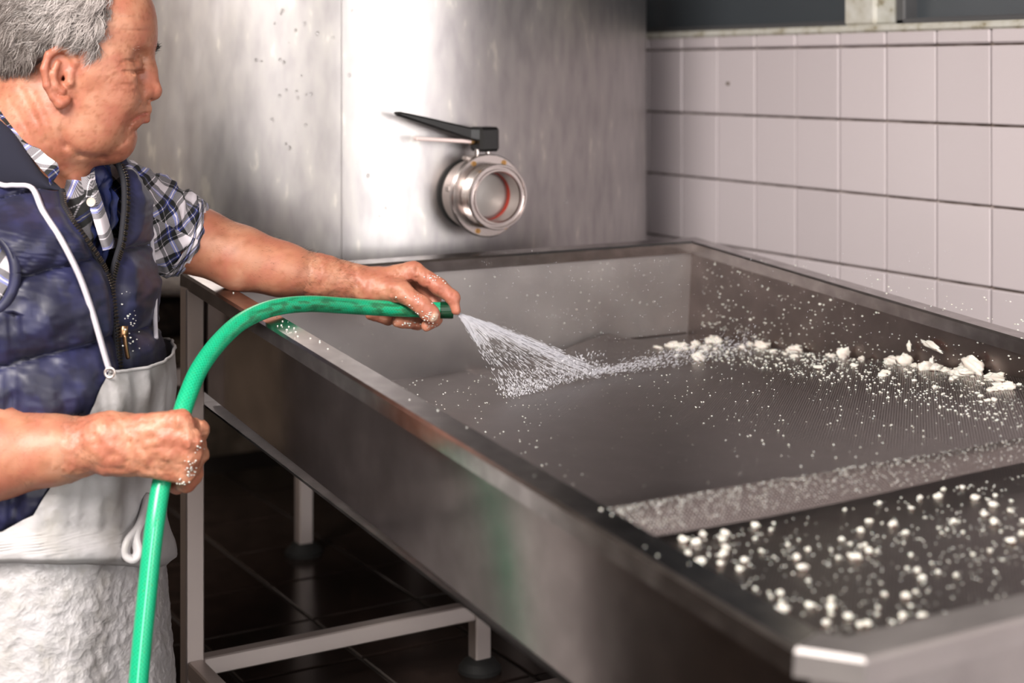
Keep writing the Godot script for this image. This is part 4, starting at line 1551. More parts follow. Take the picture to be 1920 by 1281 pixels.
func build_clothes(o: Node3D) -> void:
	var vm := mat("vest_nylon", Color(1, 1, 1), 0.52)
	vm.albedo_texture = noise_tex(256, 0.02, 51, [[0.0, Color(0.065, 0.07, 0.155)], [0.50, Color(0.085, 0.09, 0.195)], [0.60, Color(0.115, 0.122, 0.255)], [1.0, Color(0.135, 0.142, 0.29)]], 3)
	triplanar(vm, Vector3(5, 4, 5))
	var wrin := NoiseTexture2D.new()
	var wn := FastNoiseLite.new()
	wn.frequency = 0.006
	wn.fractal_octaves = 4
	wrin.noise = wn
	wrin.width = 512
	wrin.height = 512
	wrin.seamless = true
	wrin.as_normal_map = true
	wrin.bump_strength = 5.0
	vm.normal_enabled = true
	vm.normal_texture = wrin
	vm.normal_scale = 0.35
	vm.rim_enabled = true
	vm.rim = 0.1
	var knit := mat("knit_collar", Color(0.085, 0.088, 0.15), 0.95)
	mat("lining", Color(0.07, 0.10, 0.24), 0.4)
	mat("zip_tape", Color(0.05, 0.05, 0.09), 0.8)
	mat("zip_metal", Color(0.34, 0.31, 0.28), 0.38, 1.0)
	mat("pull_brass", Color(0.62, 0.48, 0.36), 0.3, 1.0)
	mat("strap_white", Color(0.76, 0.74, 0.78), 0.85)
	var shirt := plaid("plaid_shirt", 0.0, 0.047)
	# ---- vest: from the far zip round the far side and the back to the near zip
	var vest := Node3D.new()
	vest.name = "vest"
	o.add_child(vest)
	vest.position = -o.position
	var hub := trunk_at(-38, 512, 0.010)
	var hole := func(p: Vector3, a: float) -> float:
		if a < 0.6: return 9.0
		var q := sees(p)
		return Vector2((q.x + 38.0) / 66.0, (q.y - 512.0) / 80.0).length()
	var ns := 230
	var na := 150
	var P := []
	for j in ns + 1:
		var s := 8.25 * j / ns
		var row := []
		for i in na + 1:
			var v := ring_v(s)
			var a0 := zip_angle(v + neck_drop(0.9) * 0.0, false)
			var a1 := zip_angle(v, true)
			var a := lerpf(a0, a1 + TAU, float(i) / na)
			var aw := wrapf(a, -PI, PI)
			var edge := minf(i, na - i) / 3.0
			row.append(trunk(s, aw, quilt(s, aw) * clampf(edge, 0.35, 1.0) + 0.002))
		P.append(row)
	# armhole on the near side and on the far side
	var VP := PackedVector3Array()
	var VI := PackedInt32Array()
	var gone := PackedByteArray()
	for j in ns + 1:
		for i in na + 1:
			var p: Vector3 = P[j][i]
			var e: float = hole.call(p, wrapf(lerpf(0.45, TAU + 0.43, float(i) / na), -PI, PI))
			gone.append(1 if e < 0.87 else 0)
			VP.append(p if e >= 1.0 or e < 0.3 else hub + (p - hub) / e)
	for j in ns:
		for i in na:
			var a := j * (na + 1) + i
			if gone[a] or gone[a + 1] or gone[a + na + 1] or gone[a + na + 2]: continue
			VI.append_array(PackedInt32Array([a, a + na + 1, a + 1, a + 1, a + na + 1, a + na + 2]))
	part("shell", indexed(VP, VI), vm, vest)
	# piping round the near armhole
	var pip := []
	for k in 25:
		var t := TAU * k / 24
		pip.append(trunk_at(-38 + 67 * cos(t), 512 + 81 * sin(t), 0.013))
	part("armhole_piping", tube_mesh(smooth_path(pip, 3), func(i, t, a): return 0.0065, 8, false), vm, vest)
	# zips: tape, teeth, slider
	for far in [false, true]:
		var line := []
		for k in 27:
			var s := 9.0 * 0.66 * k / 26.0
			var a := zip_angle(ring_v(s), far) + (0.012 if far else -0.012)
			line.append(trunk(s, a, 0.005))
		var path := smooth_path(line, 4)
		part("zip_tape", tube_mesh(path, func(i, t, a): return 0.0042, 8, true), M.zip_tape, vest)
		var tt := begin()
		var fr := frames(path)
		var along := 0.0
		for i in range(1, path.size()):
			var seg := path[i].distance_to(path[i - 1])
			along += seg
			while along > 0.0036:
				along -= 0.0036
				var c := path[i] + (trunk_normal(path[i])) * 0.0042
				box(tt, c, Vector3(0.0055, 0.0036, 0.0019), 0.0005, fr[i])
		part("zip_teeth", done(tt), M.zip_metal, vest, "stuff")
	var sl := over([[231, 612], [231, 632]], 0.012)
	part("zip_slider", tube_mesh(PackedVector3Array(sl), func(i, t, a): return 0.006, 8), M.pull_brass, vest)
	part("zip_pull", tube_mesh(smooth_path(over([[233, 628], [236, 650], [240, 672]], 0.018), 4), func(i, t, a): return 0.0022 + 0.0012 * absf(cos(a)), 8), M.pull_brass, vest)
	# lining inside the open front
	var lin := []
	for j in 25:
		var s := 4.2 * j / 24.0
		var row := []
		for i in 15:
			var a1 := zip_angle(ring_v(s), true)
			row.append(trunk(s, lerpf(a1 - 0.05, a1 + 0.36 - s * 0.06, i / 14.0), -0.010 - 0.012 * sin(i / 14.0 * 2.0) + blotch.get_noise_2d(i * 0.009, j * 0.007) * 0.012))
		lin.append(row)
	part("lining", grid_mesh(lin, false, true), M.lining, vest)
	# standing knit collar on the near side, round the neck
	var col := []
	for j in 9:
		var row := []
		for i in 61:
			var a := lerpf(0.97, TAU - 0.30, i / 60.0)
			var aw := wrapf(a, -PI, PI)
			var f := j / 8.0
			var b := trunk(0.0, aw, 0.004)
			var ctr := at(10, 250, 1.915)
			var inw := (ctr - b)
			inw.y = 0
			var hgt := lerpf(0.004, 0.052, smoothstep(0.0, 0.14, i / 60.0)) + 0.030 * exp(-pow((a - 1.9) / 0.7, 2)) * lerpf(1.0, 0.7, smoothstep(0.75, 1.0, i / 60.0))
			var p := b + Vector3.UP * hgt * f + inw.normalized() * (0.012 * f * f) + (b - ctr).normalized() * 0.006 * sin(f * PI)
			row.append(p)
		col.append(row)
	for j in 2:
		var row := []
		for i in 61: row.append(col[8][i] + (at(10, 250, 1.915) - col[8][i]).normalized() * 0.006 * (j + 1) - Vector3.UP * 0.006 * j)
		col.append(row)
	part("collar", grid_mesh(col, false, true), knit, vest)
	# ---- shirt: collar strip, front, sleeves
	var sh := Node3D.new()
	sh.name = "shirt"
	o.add_child(sh)
	sh.position = -o.position
	var fr_rows := []
	var fr_uv := []
	for j in 31:
		var s := -0.1 + 4.6 * j / 30.0
		var row := []
		var uv := []
		for i in 21:
			var a := lerpf(0.20, 1.15, i / 20.0)
			var p := trunk(maxf(s, 0.0), a, -0.024 - 0.012 * (i / 20.0) * clampf(1.5 - s, 0, 1.5))
			row.append(p)
			uv.append(Vector2(p.dot(Vector3(0.7, 0.2, 0.68)), p.dot(Vector3(-0.15, 0.96, 0.2))))
		fr_rows.append(row)
		fr_uv.append(uv)
	part("shirt_front", grid_mesh(fr_rows, false, true, fr_uv), shirt, sh)
	# placket, a strip that stands proud, with its button
	var pk := []
	var pu := []
	var line := [[156, 318], [166, 345], [176, 375], [186, 405], [196, 438], [206, 470]]
	for k in line.size():
		var row := []
		var uv := []
		for i in 7:
			var f := i / 6.0
			var q: Array = line[k]
			row.append(trunk_at(q[0] - 13 + 26 * f, q[1] - 6 * f, -0.009 + 0.006 * sin(f * PI)))
			uv.append(Vector2(row[i].dot(Vector3(0.78, 0.12, 0.6)), row[i].dot(Vector3(-0.1, 0.97, 0.2))))
		pk.append(row)
		pu.append(uv)
	part("placket", grid_mesh(pk, false, true, pu), shirt, sh)
	var bc := trunk_at(171, 379, -0.001)
	var bn := begin()
	lathe(bn, [Vector2(0.0052, -0.001), Vector2(0.0056, 0.0008), Vector2(0.005, 0.0016), Vector2(0.0036, 0.0012), Vector2(0, 0.0012)], 18, Transform3D(Basis(RT, (-FWD + RT * 0.5).normalized(), Vector3.UP).orthonormalized(), bc))
	part("button", done(bn), mat("button_white", Color(0.74, 0.70, 0.66), 0.3), sh)
	# collar of the shirt between the neck and the knit collar
	var cl := []
	var cu := []
	for j in 6:
		var row := []
		var uv := []
		for i in 41:
			var f := i / 40.0
			var k := [[112, 322, 1.832], [108, 306, 1.828], [88, 292, 1.835], [60, 266, 1.838], [30, 235, 1.84], [0, 203, 1.845], [-40, 165, 1.86], [-75, 150, 1.90]]
			var t := f * (k.size() - 1)
			var e := mini(int(t), k.size() - 2)
			var q := Vector3(k[e][0], k[e][1], k[e][2]).lerp(Vector3(k[e + 1][0], k[e + 1][1], k[e + 1][2]), t - e)
			var g := j / 5.0
			var off := Vector2(-14, 22) * g * (0.5 + 0.9 * clampf(1.0 - f * 1.6, 0, 1))
			row.append(at(q.x + off.x, q.y + off.y, q.z - 0.010 * g + 0.004))
			uv.append(Vector2(row[i].dot(Vector3(0.62, -0.62, 0.48)), row[i].dot(Vector3(0.45, 0.72, -0.53)) + 0.012))
		cl.append(row)
		cu.append(uv)
	part("shirt_collar", grid_mesh(cl, false, true, cu), shirt, sh)
	sleeve(sh, [at(120, 340, 1.99), at(205, 374, 2.025), at(268, 408, 2.065), at(318, 434, 2.092), at(356, 450, 2.108)], [0.048, 0.056, 0.059, 0.055, 0.045], shirt, 0.55, 3)
	sleeve(sh, [at(0, 455, 1.84), at(-25, 515, 1.80), at(-65, 610, 1.76), at(-120, 720, 1.735), at(-140, 790, 1.73)], [0.046, 0.060, 0.062, 0.058, 0.052], shirt, 0.2, 8)
	build_apron(o)


func indexed(P: PackedVector3Array, I: PackedInt32Array) -> ArrayMesh:
	var N := PackedVector3Array()
	N.resize(P.size())
	for t in range(0, I.size(), 3):
		var n := (P[I[t + 2]] - P[I[t]]).cross(P[I[t + 1]] - P[I[t]])
		for e in 3: N[I[t + e]] += n
	for k in N.size(): N[k] = N[k].normalized() if N[k].length_squared() > 0.0 else Vector3.UP
	var arr := []
	arr.resize(Mesh.ARRAY_MAX)
	arr[Mesh.ARRAY_VERTEX] = P
	arr[Mesh.ARRAY_NORMAL] = N
	arr[Mesh.ARRAY_INDEX] = I
	var m := ArrayMesh.new()
	m.add_surface_from_arrays(Mesh.PRIMITIVE_TRIANGLES, arr)
	return m


func trunk_normal(p: Vector3) -> Vector3:
	var c := at(50, 0, 1.915)
	var d := p - c
	d.y = 0
	return d.normalized()


func build_apron(o: Node3D) -> void:
	var ap := Node3D.new()
	ap.name = "apron"
	o.add_child(ap)
	ap.position = -o.position
	var am := mat("apron_white", Color(1, 1, 1), 0.55)
	am.albedo_texture = noise_tex(256, 0.02, 61, [[0.0, Color(0.60, 0.585, 0.57)], [0.35, Color(0.655, 0.645, 0.65)], [1.0, Color(0.69, 0.68, 0.695)]])
	triplanar(am, Vector3(3, 3, 3))
	var cn := NoiseTexture2D.new()
	var fn := FastNoiseLite.new()
	fn.noise_type = FastNoiseLite.TYPE_SIMPLEX_SMOOTH
	fn.fractal_type = FastNoiseLite.FRACTAL_RIDGED
	fn.frequency = 0.012
	fn.fractal_octaves = 3
	cn.noise = fn
	cn.width = 512
	cn.height = 512
	cn.seamless = true
	cn.as_normal_map = true
	cn.bump_strength = 8.0
	am.normal_enabled = true
	am.normal_texture = cn
	am.normal_scale = 0.22
	var sm := am.duplicate() as StandardMaterial3D
	sm.resource_name = "apron_skirt"
	sm.normal_scale = 0.75
	sm.uv1_scale = Vector3(6, 6, 6)
	sm.roughness = 0.42
	var wr := FastNoiseLite.new()
	wr.seed = 12
	wr.frequency = 1.0
	wr.fractal_octaves = 3
	# bib: top edge by the angle, near edge by the height
	var rows := []
	var na := 70
	var nv := 70
	for j in nv + 1:
		var f := j / float(nv)
		var row := []
		for i in na + 1:
			var g := i / float(na)
			# height along the top edge and along the bottom fold
			var vt := lerpf(692, 640, smoothstep(0.0, 0.7, g))
			var v := lerpf(vt, 1052, f)
			var an := 2.9
			var kn := [[0.0, 0.67], [0.245, 0.87], [0.55, 1.07], [0.745, 1.21], [0.836, 1.41], [0.885, 1.95], [0.95, 2.9]]
			for e in 6:
				if f <= kn[e + 1][0]:
					an = lerpf(kn[e][1], kn[e + 1][1], (f - kn[e][0]) / (kn[e + 1][0] - kn[e][0]))
					break
			var a := lerpf(an, -1.3, g)
			var s := 4.0 + (130.0 + (v - 130.0) * (1.0 - 0.105 * sin(a)) - 500.0) / 100.0
			var out := 0.026 + 0.004 * wr.get_noise_2d(a * 3.0, v * 0.006) + 0.0035 * wr.get_noise_2d(a * 6.0, v * 0.004 + 7)
			out += 0.010 * exp(-pow((a - 0.1) / 0.35, 2)) * (1.0 - f * 0.6)      # stands off at the front corner
			out += 0.012 * smoothstep(0.80, 0.95, f) * (1.0 - smoothstep(0.965, 1.0, f))
			row.append(trunk(s, a, out))
		rows.append(row)
	var last: Array = rows[nv]
	for k in 3:
		var row := []
		for i in na + 1: row.append(last[i] + Vector3.UP * (0.004 * (k + 1)) - trunk_normal(last[i]) * 0.006 * (k + 1))
		rows.append(row)
	part("bib", grid_mesh(rows, false, false), am, ap)
	# hem of the bib, a rolled edge along its top
	var hem := []
	for i in na + 1: hem.append(rows[0][i])
	part("hem", tube_mesh(PackedVector3Array(hem), func(i, t, a): return 0.0022, 6), am, ap)
	# skirt, crinkled, down to the shins
	rows = []
	for j in 111:
		var f := j / 110.0
		var y := lerpf(0.925, 0.34, f)
		var row := []
		for i in 171:
			var a := lerpf(2.6, -2.0, i / 170.0)
			var p := trunk(9.0, a, 0.016 + 0.055 * f * (0.7 + 0.3 * cos(a)) + 0.010 * sin(a * 7.0 + 1.0) * f)
			p.y = y
			var n := trunk_normal(p)
			var c := wr.get_noise_3dv(p * 22.0)
			var e := wr.get_noise_3dv(p * 55.0 + Vector3(3, 0, 0))
			p += n * ((0.5 - absf(c)) * 0.006 + (0.4 - absf(e)) * 0.0035)
			row.append(p)
		rows.append(row)
	part("skirt", grid_mesh(rows, false, false), sm, ap)
	# tie at the waist: a knot loop on the far side of the hand
	part("tie_loop", tube_mesh(smooth_path([at(278, 930, 1.85), at(262, 985, 1.815), at(240, 1015, 1.79), at(236, 1040, 1.785), at(250, 1050, 1.785), at(259, 1035, 1.79), at(255, 1005, 1.80), at(270, 970, 1.83)], 6), func(i, t, a): return 0.0035 + 0.003 * absf(sin(a)), 8), am, ap)
	# neck straps
	var near_strap := over([[-20, 262], [0, 284], [30, 315], [60, 352], [80, 395], [108, 438], [132, 482], [152, 525], [172, 582], [186, 630], [197, 668], [206, 697]], 0.023)
	part("strap", tube_mesh(smooth_path(near_strap, 5), func(i, t, a): return 0.0026 + 0.0016 * absf(cos(a)), 8), M.strap_white, ap)
	var far_strap := [trunk(3.2, -0.45, 0.014), trunk(4.4, -0.22, 0.014), trunk(5.0, -0.08, 0.014), trunk(5.35, 0.0, 0.018)]
	part("strap", tube_mesh(smooth_path(far_strap, 6), func(i, t, a): return 0.0030, 8), M.strap_white, ap)
	var g := begin()
	lathe(g, [Vector2(0.004, 0.0), Vector2(0.0068, 0.0), Vector2(0.0068, 0.0012), Vector2(0.0055, 0.002), Vector2(0.004, 0.0012)], 18, Transform3D(Basis(RT, (-FWD + RT * 0.4).normalized(), Vector3.UP).orthonormalized(), trunk_at(206, 699, 0.029)))
	part("grommet", done(g), M.dull_steel, ap)


func build_legs(o: Node3D) -> void:
	# white trousers and boots, down to the gangway floor
	var tm := mat("trouser_white", Color(0.66, 0.65, 0.65), 0.85)
	for s in [-1, 1]:
		var hip: Vector3 = at(50, 1000, 1.915) - FWD * s * 0.085
		hip.y = 0.86
		var foot: Vector3 = hip + FWD * 0.01 * s
		foot.y = 0.10
		var pts := smooth_path([hip, hip.lerp(foot, 0.45) + RT * 0.012, foot], 14)
		part("trouser_leg", tube_mesh(pts, func(i, t, a): return lerpf(0.088, 0.062, t) + 0.004 * sin(a * 3.0 + t * 14.0), 28), tm, o).position = -o.position
		var f := Field.new()
		var g := foot
		g.y = 0.0
		f.bone(g + Vector3.UP * 0.05, g + Vector3.UP * 0.19, 0.048, 0.056, 0.02)
		f.bone(g + Vector3.UP * 0.045 - RT * 0.03, g + Vector3.UP * 0.038 + RT * 0.17, 0.046, 0.037, 0.03)
		f.hollow(g - Vector3.UP * 0.2 - RT * 0.3, g - Vector3.UP * 0.2 + RT * 0.3, 0.201, 0.201, 0.003)
		part("boot", net(f, g + Vector3(-0.28, -0.02, -0.28), g + Vector3(0.28, 0.28, 0.28), 0.012, func(p, n): return Color(1, 1, 1)), tm, o).position = -o.position


func in_hair(p: Vector3) -> float:
	# signed distance, in bearings, to the edge of the hair seen from the side (negative inside)
	var fwd := RT * cos(turn_away) + FWD * sin(turn_away)
	var side := RT * sin(turn_away) - FWD * cos(turn_away)
	var d := p - at(90, 142, HZ)
	var l := absf(d.dot(side))
	var q := sees(at(90, 142, HZ) + fwd * d.dot(fwd) + Vector3.UP * d.y + side * maxf(l, 0.05))
	var edge := [Vector2(196, -120), Vector2(205, -20), Vector2(206, 25), Vector2(202, 62), Vector2(194, 92), Vector2(190, 112), Vector2(184, 132), Vector2(172, 126), Vector2(160, 112), Vector2(146, 96), Vector2(132, 84), Vector2(110, 80), Vector2(90, 86), Vector2(78, 102), Vector2(70, 122), Vector2(56, 134), Vector2(30, 140), Vector2(12, 152), Vector2(-30, 165), Vector2(-200, 165), Vector2(-200, -200)]
	var best := 1e9
	var w := Vector2(q.x, q.y)
	for i in edge.size():
		best = minf(best, Geometry2D.get_closest_point_to_segment(w, edge[i], edge[(i + 1) % edge.size()]).distance_to(w))
	return -best if Geometry2D.is_point_in_polygon(w, PackedVector2Array(edge)) else best


func build_hair(o: Node3D) -> void:
	var fwd := RT * cos(turn_away) + FWD * sin(turn_away)
	var side := RT * sin(turn_away) - FWD * cos(turn_away)
	var B := Basis(fwd, Vector3.UP, side)
	var c := at(90, 142, HZ)
	var n := FastNoiseLite.new()
	n.seed = 4
	n.frequency = 1.0
	n.fractal_octaves = 3
	var ctr := Vector3(30, 60, 0) * 0.001
	var rad := Vector3(101, 98, 78.5) * 0.001
	var surf := func(d: Vector3, lift: float) -> Vector3:
		# along a ray from the middle of the skull
		var r := 1.0 / (d / rad).length()
		return c + B * (ctr + d * (r + lift))
	# undercoat: a shell that thins out towards its edge
	var P := PackedVector3Array()
	var K := PackedFloat32Array()
	var nu := 220
	var nv := 150
	for j in nv + 1:
		var b := lerpf(-1.25, PI / 2, j / float(nv))
		for i in nu + 1:
			var a := TAU * i / nu
			var d := Vector3(cos(a) * cos(b), sin(b), sin(a) * cos(b))
			var p: Vector3 = surf.call(d, 0.0)
			var e := in_hair(p)
			var wave := n.get_noise_3d(d.x * 9.0 + d.y * 5.0, d.y * 14.0, d.z * 9.0) * 0.004 + n.get_noise_3d(d.x * 30.0, d.y * 38.0, d.z * 30.0) * 0.001
			P.append(surf.call(d, lerpf(-0.006, 0.004 + wave + (0.004 if d.x < -0.5 else 0.0), smoothstep(-4.0, 22.0, -e))))
			K.append(e)
	var I := PackedInt32Array()
	for j in nv:
		for i in nu:
			var a := j * (nu + 1) + i
			if K[a] > 3.0 and K[a + 1] > 3.0 and K[a + nu + 1] > 3.0: continue
			I.append_array(PackedInt32Array([a, a + 1, a + nu + 1, a + 1, a + nu + 2, a + nu + 1]))
	var hm := mat("hair_grey", Color(1, 1, 1), 0.6)
	hm.albedo_texture = noise_tex(256, 0.03, 71, [[0.0, Color(0.16, 0.14, 0.13)], [0.45, Color(0.34, 0.31, 0.30)], [0.7, Color(0.50, 0.47, 0.46)], [1.0, Color(0.66, 0.63, 0.62)]])
	triplanar(hm, Vector3(9, 9, 9))
	var hair := part("hair", indexed(P, I), hm, o)
	hair.position = -o.position
	# locks: short curved ribbons that lie back along the skull, light over the temple and darker at the nape
	var st := begin()
	var lit := mat("hair_strands", Color(1, 1, 1), 0.45)
	lit.vertex_color_use_as_albedo = true
	var made := 0
	var tries := 0
	st.set_smooth_group(0)
	while made < 17000 and tries < 120000:
		tries += 1
		var d := Vector3(rng.randf_range(-1, 1), rng.randf_range(-0.75, 1), rng.randf_range(-1, 1))
		if d.length() > 1.0 or d.length() < 0.2: continue
		d = d.normalized()
		if d.z < 0.0 and rng.randf() < 0.75: continue
		var p: Vector3 = surf.call(d, rng.randf_range(0.002, 0.009))
		var e0 := in_hair(p)
		if e0 > -16.0: p = surf.call(d, lerpf(-0.004, 0.004, clampf(-e0 / 16.0, 0, 1)))
		var e := in_hair(p)
		if e > 1.0: continue
		made += 1
		var n0 := (B * (d / rad)).normalized()
		var wav := n.get_noise_3d(d.x * 4.0, d.y * 4.0, d.z * 4.0)
		var flow := B * Vector3(-0.75 + wav * 1.5, -0.6 - wav * 2.2 - (0.5 if d.x > 0.3 else 0.0), 0)
		flow = (flow - n0 * flow.dot(n0)).normalized()
		var acr := n0.cross(flow).normalized()
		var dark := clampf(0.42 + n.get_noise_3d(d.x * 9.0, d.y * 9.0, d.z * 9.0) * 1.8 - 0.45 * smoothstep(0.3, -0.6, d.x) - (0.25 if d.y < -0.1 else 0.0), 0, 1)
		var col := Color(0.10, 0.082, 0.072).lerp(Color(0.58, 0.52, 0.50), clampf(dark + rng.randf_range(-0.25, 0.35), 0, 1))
		var ln := rng.randf_range(0.012, 0.026) * clampf(-e / 14.0, 0.45, 1.0)
		var w := rng.randf_range(0.00016, 0.00042)
		var bend := rng.randf_range(-1, 1) + wav * 2.0
		var prev := []
		for k in 5:
			var t := k / 4.0
			var q := p + flow * ln * t + acr * ln * 0.28 * sin(t * 3.0) * bend + n0 * (0.0055 * sin(t * 2.2) - 0.001)
			var wk := w * (1.0 - 0.75 * t)
			var pair := [q - acr * wk, q + acr * wk]
			if prev:
				for v in [prev[0], prev[1], pair[1], prev[0], pair[1], pair[0]]:
					st.set_color(col)
					st.add_vertex(v)
			prev = pair
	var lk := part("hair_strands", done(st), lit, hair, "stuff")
	# brows and the dark tuft at the far brow
	var br := begin()
	for k in 420:
		var far := k < 300
		var t := rng.randf()
		var p := sp(lerpf(273, 288, t), lerpf(101, 89, t) + rng.randf_range(-5, 5), rng.randf_range(-0.024, 0.0)) if far else sp(lerpf(230, 272, t), lerpf(92, 88, t) + rng.randf_range(-5, 5), lerpf(0.044, 0.012, t))
		if not far: p += (-FWD * 0.006 + fwd * 0.004)
		var dir := (fwd * rng.randf_range(0.2, 1.0) * (1.0 if far else 0.6) + Vector3.UP * rng.randf_range(0.0, 0.6) + side * rng.randf_range(-0.5, 0.5)).normalized()
		var acr := dir.cross(side).normalized() * (rng.randf_range(0.0007, 0.0012) if far else 0.0005)
		var ln := rng.randf_range(0.007, 0.013)
		var col := Color(0.03, 0.025, 0.022) if far else Color(0.42, 0.34, 0.29)
		for v in [p - acr, p + acr, p + dir * ln]:
			br.set_color(col)
			br.add_vertex(v)
	part("eyebrow", done(br), lit, o, "stuff").position = -o.position


func build_arm_hair(o: Node3D) -> void:
	# fine hairs along both forearms
	var st := begin()
	var m := mat("arm_hair", Color(0.20, 0.14, 0.10), 0.6)
	for k in 3400:
		var far := k < 2100
		var t := rng.randf()
		var axis := [at(380, 452, 2.104), at(452, 485, 2.108), at(528, 505, 2.114), at(601, 519, 2.121), at(690, 533, 2.128)] if far else [at(-20, 850, 1.722), at(40, 847, 1.721), at(100, 844, 1.72), at(150, 839, 1.717), at(200, 832, 1.713)]
		var rr := [px(57, 2.1), px(56, 2.1), px(47, 2.1), px(38, 2.12), px(28, 2.12)] if far else [px(82, 1.72), px(72, 1.72), px(60, 1.72), px(52, 1.715), px(46, 1.71)]
		var e := mini(int(t * 4), 3)
		var f := t * 4 - e
		var c: Vector3 = axis[e].lerp(axis[e + 1], f)
		var r: float = lerpf(rr[e], rr[e + 1], f)
		var along: Vector3 = (axis[e + 1] - axis[e]).normalized()
		var an := rng.randf_range(-0.9, PI * 0.75)
		var out := (Vector3.UP * cos(an) - FWD * sin(an))
		out = (out - along * out.dot(along)).normalized()
		var p := c + out * r * 0.985
		var dir := (along * rng.randf_range(0.5, 1.0) + out * rng.randf_range(0.15, 0.8) + along.cross(out) * rng.randf_range(-0.6, 0.6)).normalized()
		var w := dir.cross(FWD).normalized() * 0.00011
		var ln := rng.randf_range(0.006, 0.013)
		for v in [p - w, p + w, p + dir * ln + out * 0.001]: st.add_vertex(v)
	part("arm_hair", done(st), m, o, "stuff").position = -o.position


func build_hose() -> void:
	# green braided hose: up through the fist, in a bow over the rim, to the far hand
	var ctrl := [at(238, 1700, 1.66), at(248, 1480, 1.665), at(256, 1330, 1.67), at(263, 1240, 1.675), at(274, 1130, 1.685), at(288, 1000, 1.70), at(303, 905, 1.722), at(318, 850, 1.734), at(335, 795, 1.742), at(352, 742, 1.765), at(375, 690, 1.80), at(412, 640, 1.845), at(455, 602, 1.89), at(510, 578, 1.94), at(575, 570, 1.995), at(640, 573, 2.05), at(700, 577, 2.09), at(760, 580, 2.117), at(800, 581, 2.121), at(850, 581.5, 2.123)]
	var path := smooth_path(ctrl, 8)
	var o := thing("garden_hose", "green braided hose bowed over the trough rim between the man's hands", "hose", at(238, 1700, 1.66))
	# braid: a diamond weave of lighter thread under the green skin, brown stains where it has lain on the floor
	var n := 64
	var im := Image.create(n, n, false, Image.FORMAT_RGB8)
	for y in n:
		for x in n:
			var a := absf(fposmod(float(x + y) / n * 2.0, 1.0) - 0.5) * 2.0
			var b := absf(fposmod(float(x - y) / n * 2.0 + 4.0, 1.0) - 0.5) * 2.0
			var k := clampf(maxf(a, b) * 2.4 - 1.4, 0, 1)
			im.set_pixel(x, y, Color(0.02, 0.57, 0.40).lerp(Color(0.30, 0.80, 0.62), k * 0.45))
	var m := mat("hose_green", Color(1, 1, 1), 0.32)
	m.albedo_texture = ImageTexture.create_from_image(im)
	m.uv1_scale = Vector3(7, 105, 1)
	m.detail_enabled = true
	m.detail_uv_layer = BaseMaterial3D.DETAIL_UV_2
	m.detail_blend_mode = BaseMaterial3D.BLEND_MODE_MIX
	# stains: u round the hose, v along the whole of it
	var st := Image.create(128, 1024, false, Image.FORMAT_RGBA8)
	var nz := FastNoiseLite.new()
	nz.seed = 14
	nz.frequency = 0.035
	nz.fractal_octaves = 4
	for y in 1024:
		for x in 128:
			var g := nz.get_noise_2d(x * 1.6, y * 0.8)
			var v := y / 1024.0
			var al := 0.0
			var band := exp(-pow((v - 0.75) / 0.13, 2)) * 0.9 + exp(-pow((v - 0.93) / 0.05, 2)) * 1.1
			al = clampf(band * (0.30 + g * 1.8) * clampf(1.3 - absf(x / 128.0 - 0.62) * 5.0, 0, 1), 0, 0.6)
			if nz.get_noise_2d(x * 7.0 + 500, y * 5.0) > 0.52: al = maxf(al, 0.6)
			var c := Color(0.36, 0.46, 0.16).lerp(Color(0.16, 0.19, 0.08), clampf(g * 2.0 + 0.4, 0, 1))
			st.set_pixel(x, y, Color(c.r, c.g, c.b, al))
	m.detail_albedo = ImageTexture.create_from_image(st)
	var mesh := tube_mesh(path, func(i, t, a): return 0.0107, 28, true)
	# second set of coordinates for the stains
	var arr := mesh.surface_get_arrays(0)
	var uv: PackedVector2Array = arr[Mesh.ARRAY_TEX_UV]
	var total := uv[uv.size() - 1].y
	var uv2 := PackedVector2Array()
	for q in uv: uv2.append(Vector2(q.x, q.y / total))
	arr[Mesh.ARRAY_TEX_UV2] = uv2
	var m2 := ArrayMesh.new()
	m2.add_surface_from_arrays(Mesh.PRIMITIVE_TRIANGLES, arr)
	part("tube", m2, m, o).position = -o.position
	# pale line moulded along the hose
	var ln := PackedVector3Array()
	for i in 62: ln.append(path[i] + (-FWD * 0.96 + RT * 0.12).normalized() * 0.0102)
	part("pale_stripe", tube_mesh(ln, func(i, t, a): return 0.0011, 8), mat("hose_pale", Color(0.42, 0.80, 0.66), 0.4), o).position = -o.position
	# cuff at the mouth: a darker ring, open at the end
	var q := path[path.size() - 1]
	var d := (q - path[path.size() - 3]).normalized()
	var stt := begin()
	var x := d.cross(Vector3.UP).normalized()
	lathe(stt, [Vector2(0.0108, -0.018), Vector2(0.0117, -0.0175), Vector2(0.0119, -0.002), Vector2(0.0113, 0.0), Vector2(0.0085, 0.0), Vector2(0.008, -0.001), Vector2(0.008, -0.014)], 28, Transform3D(Basis(x, d, x.cross(d)), q))
	part("mouth_ring", done(stt), mat("hose_dark", Color(0.03, 0.20, 0.12), 0.25), o).position = -o.position


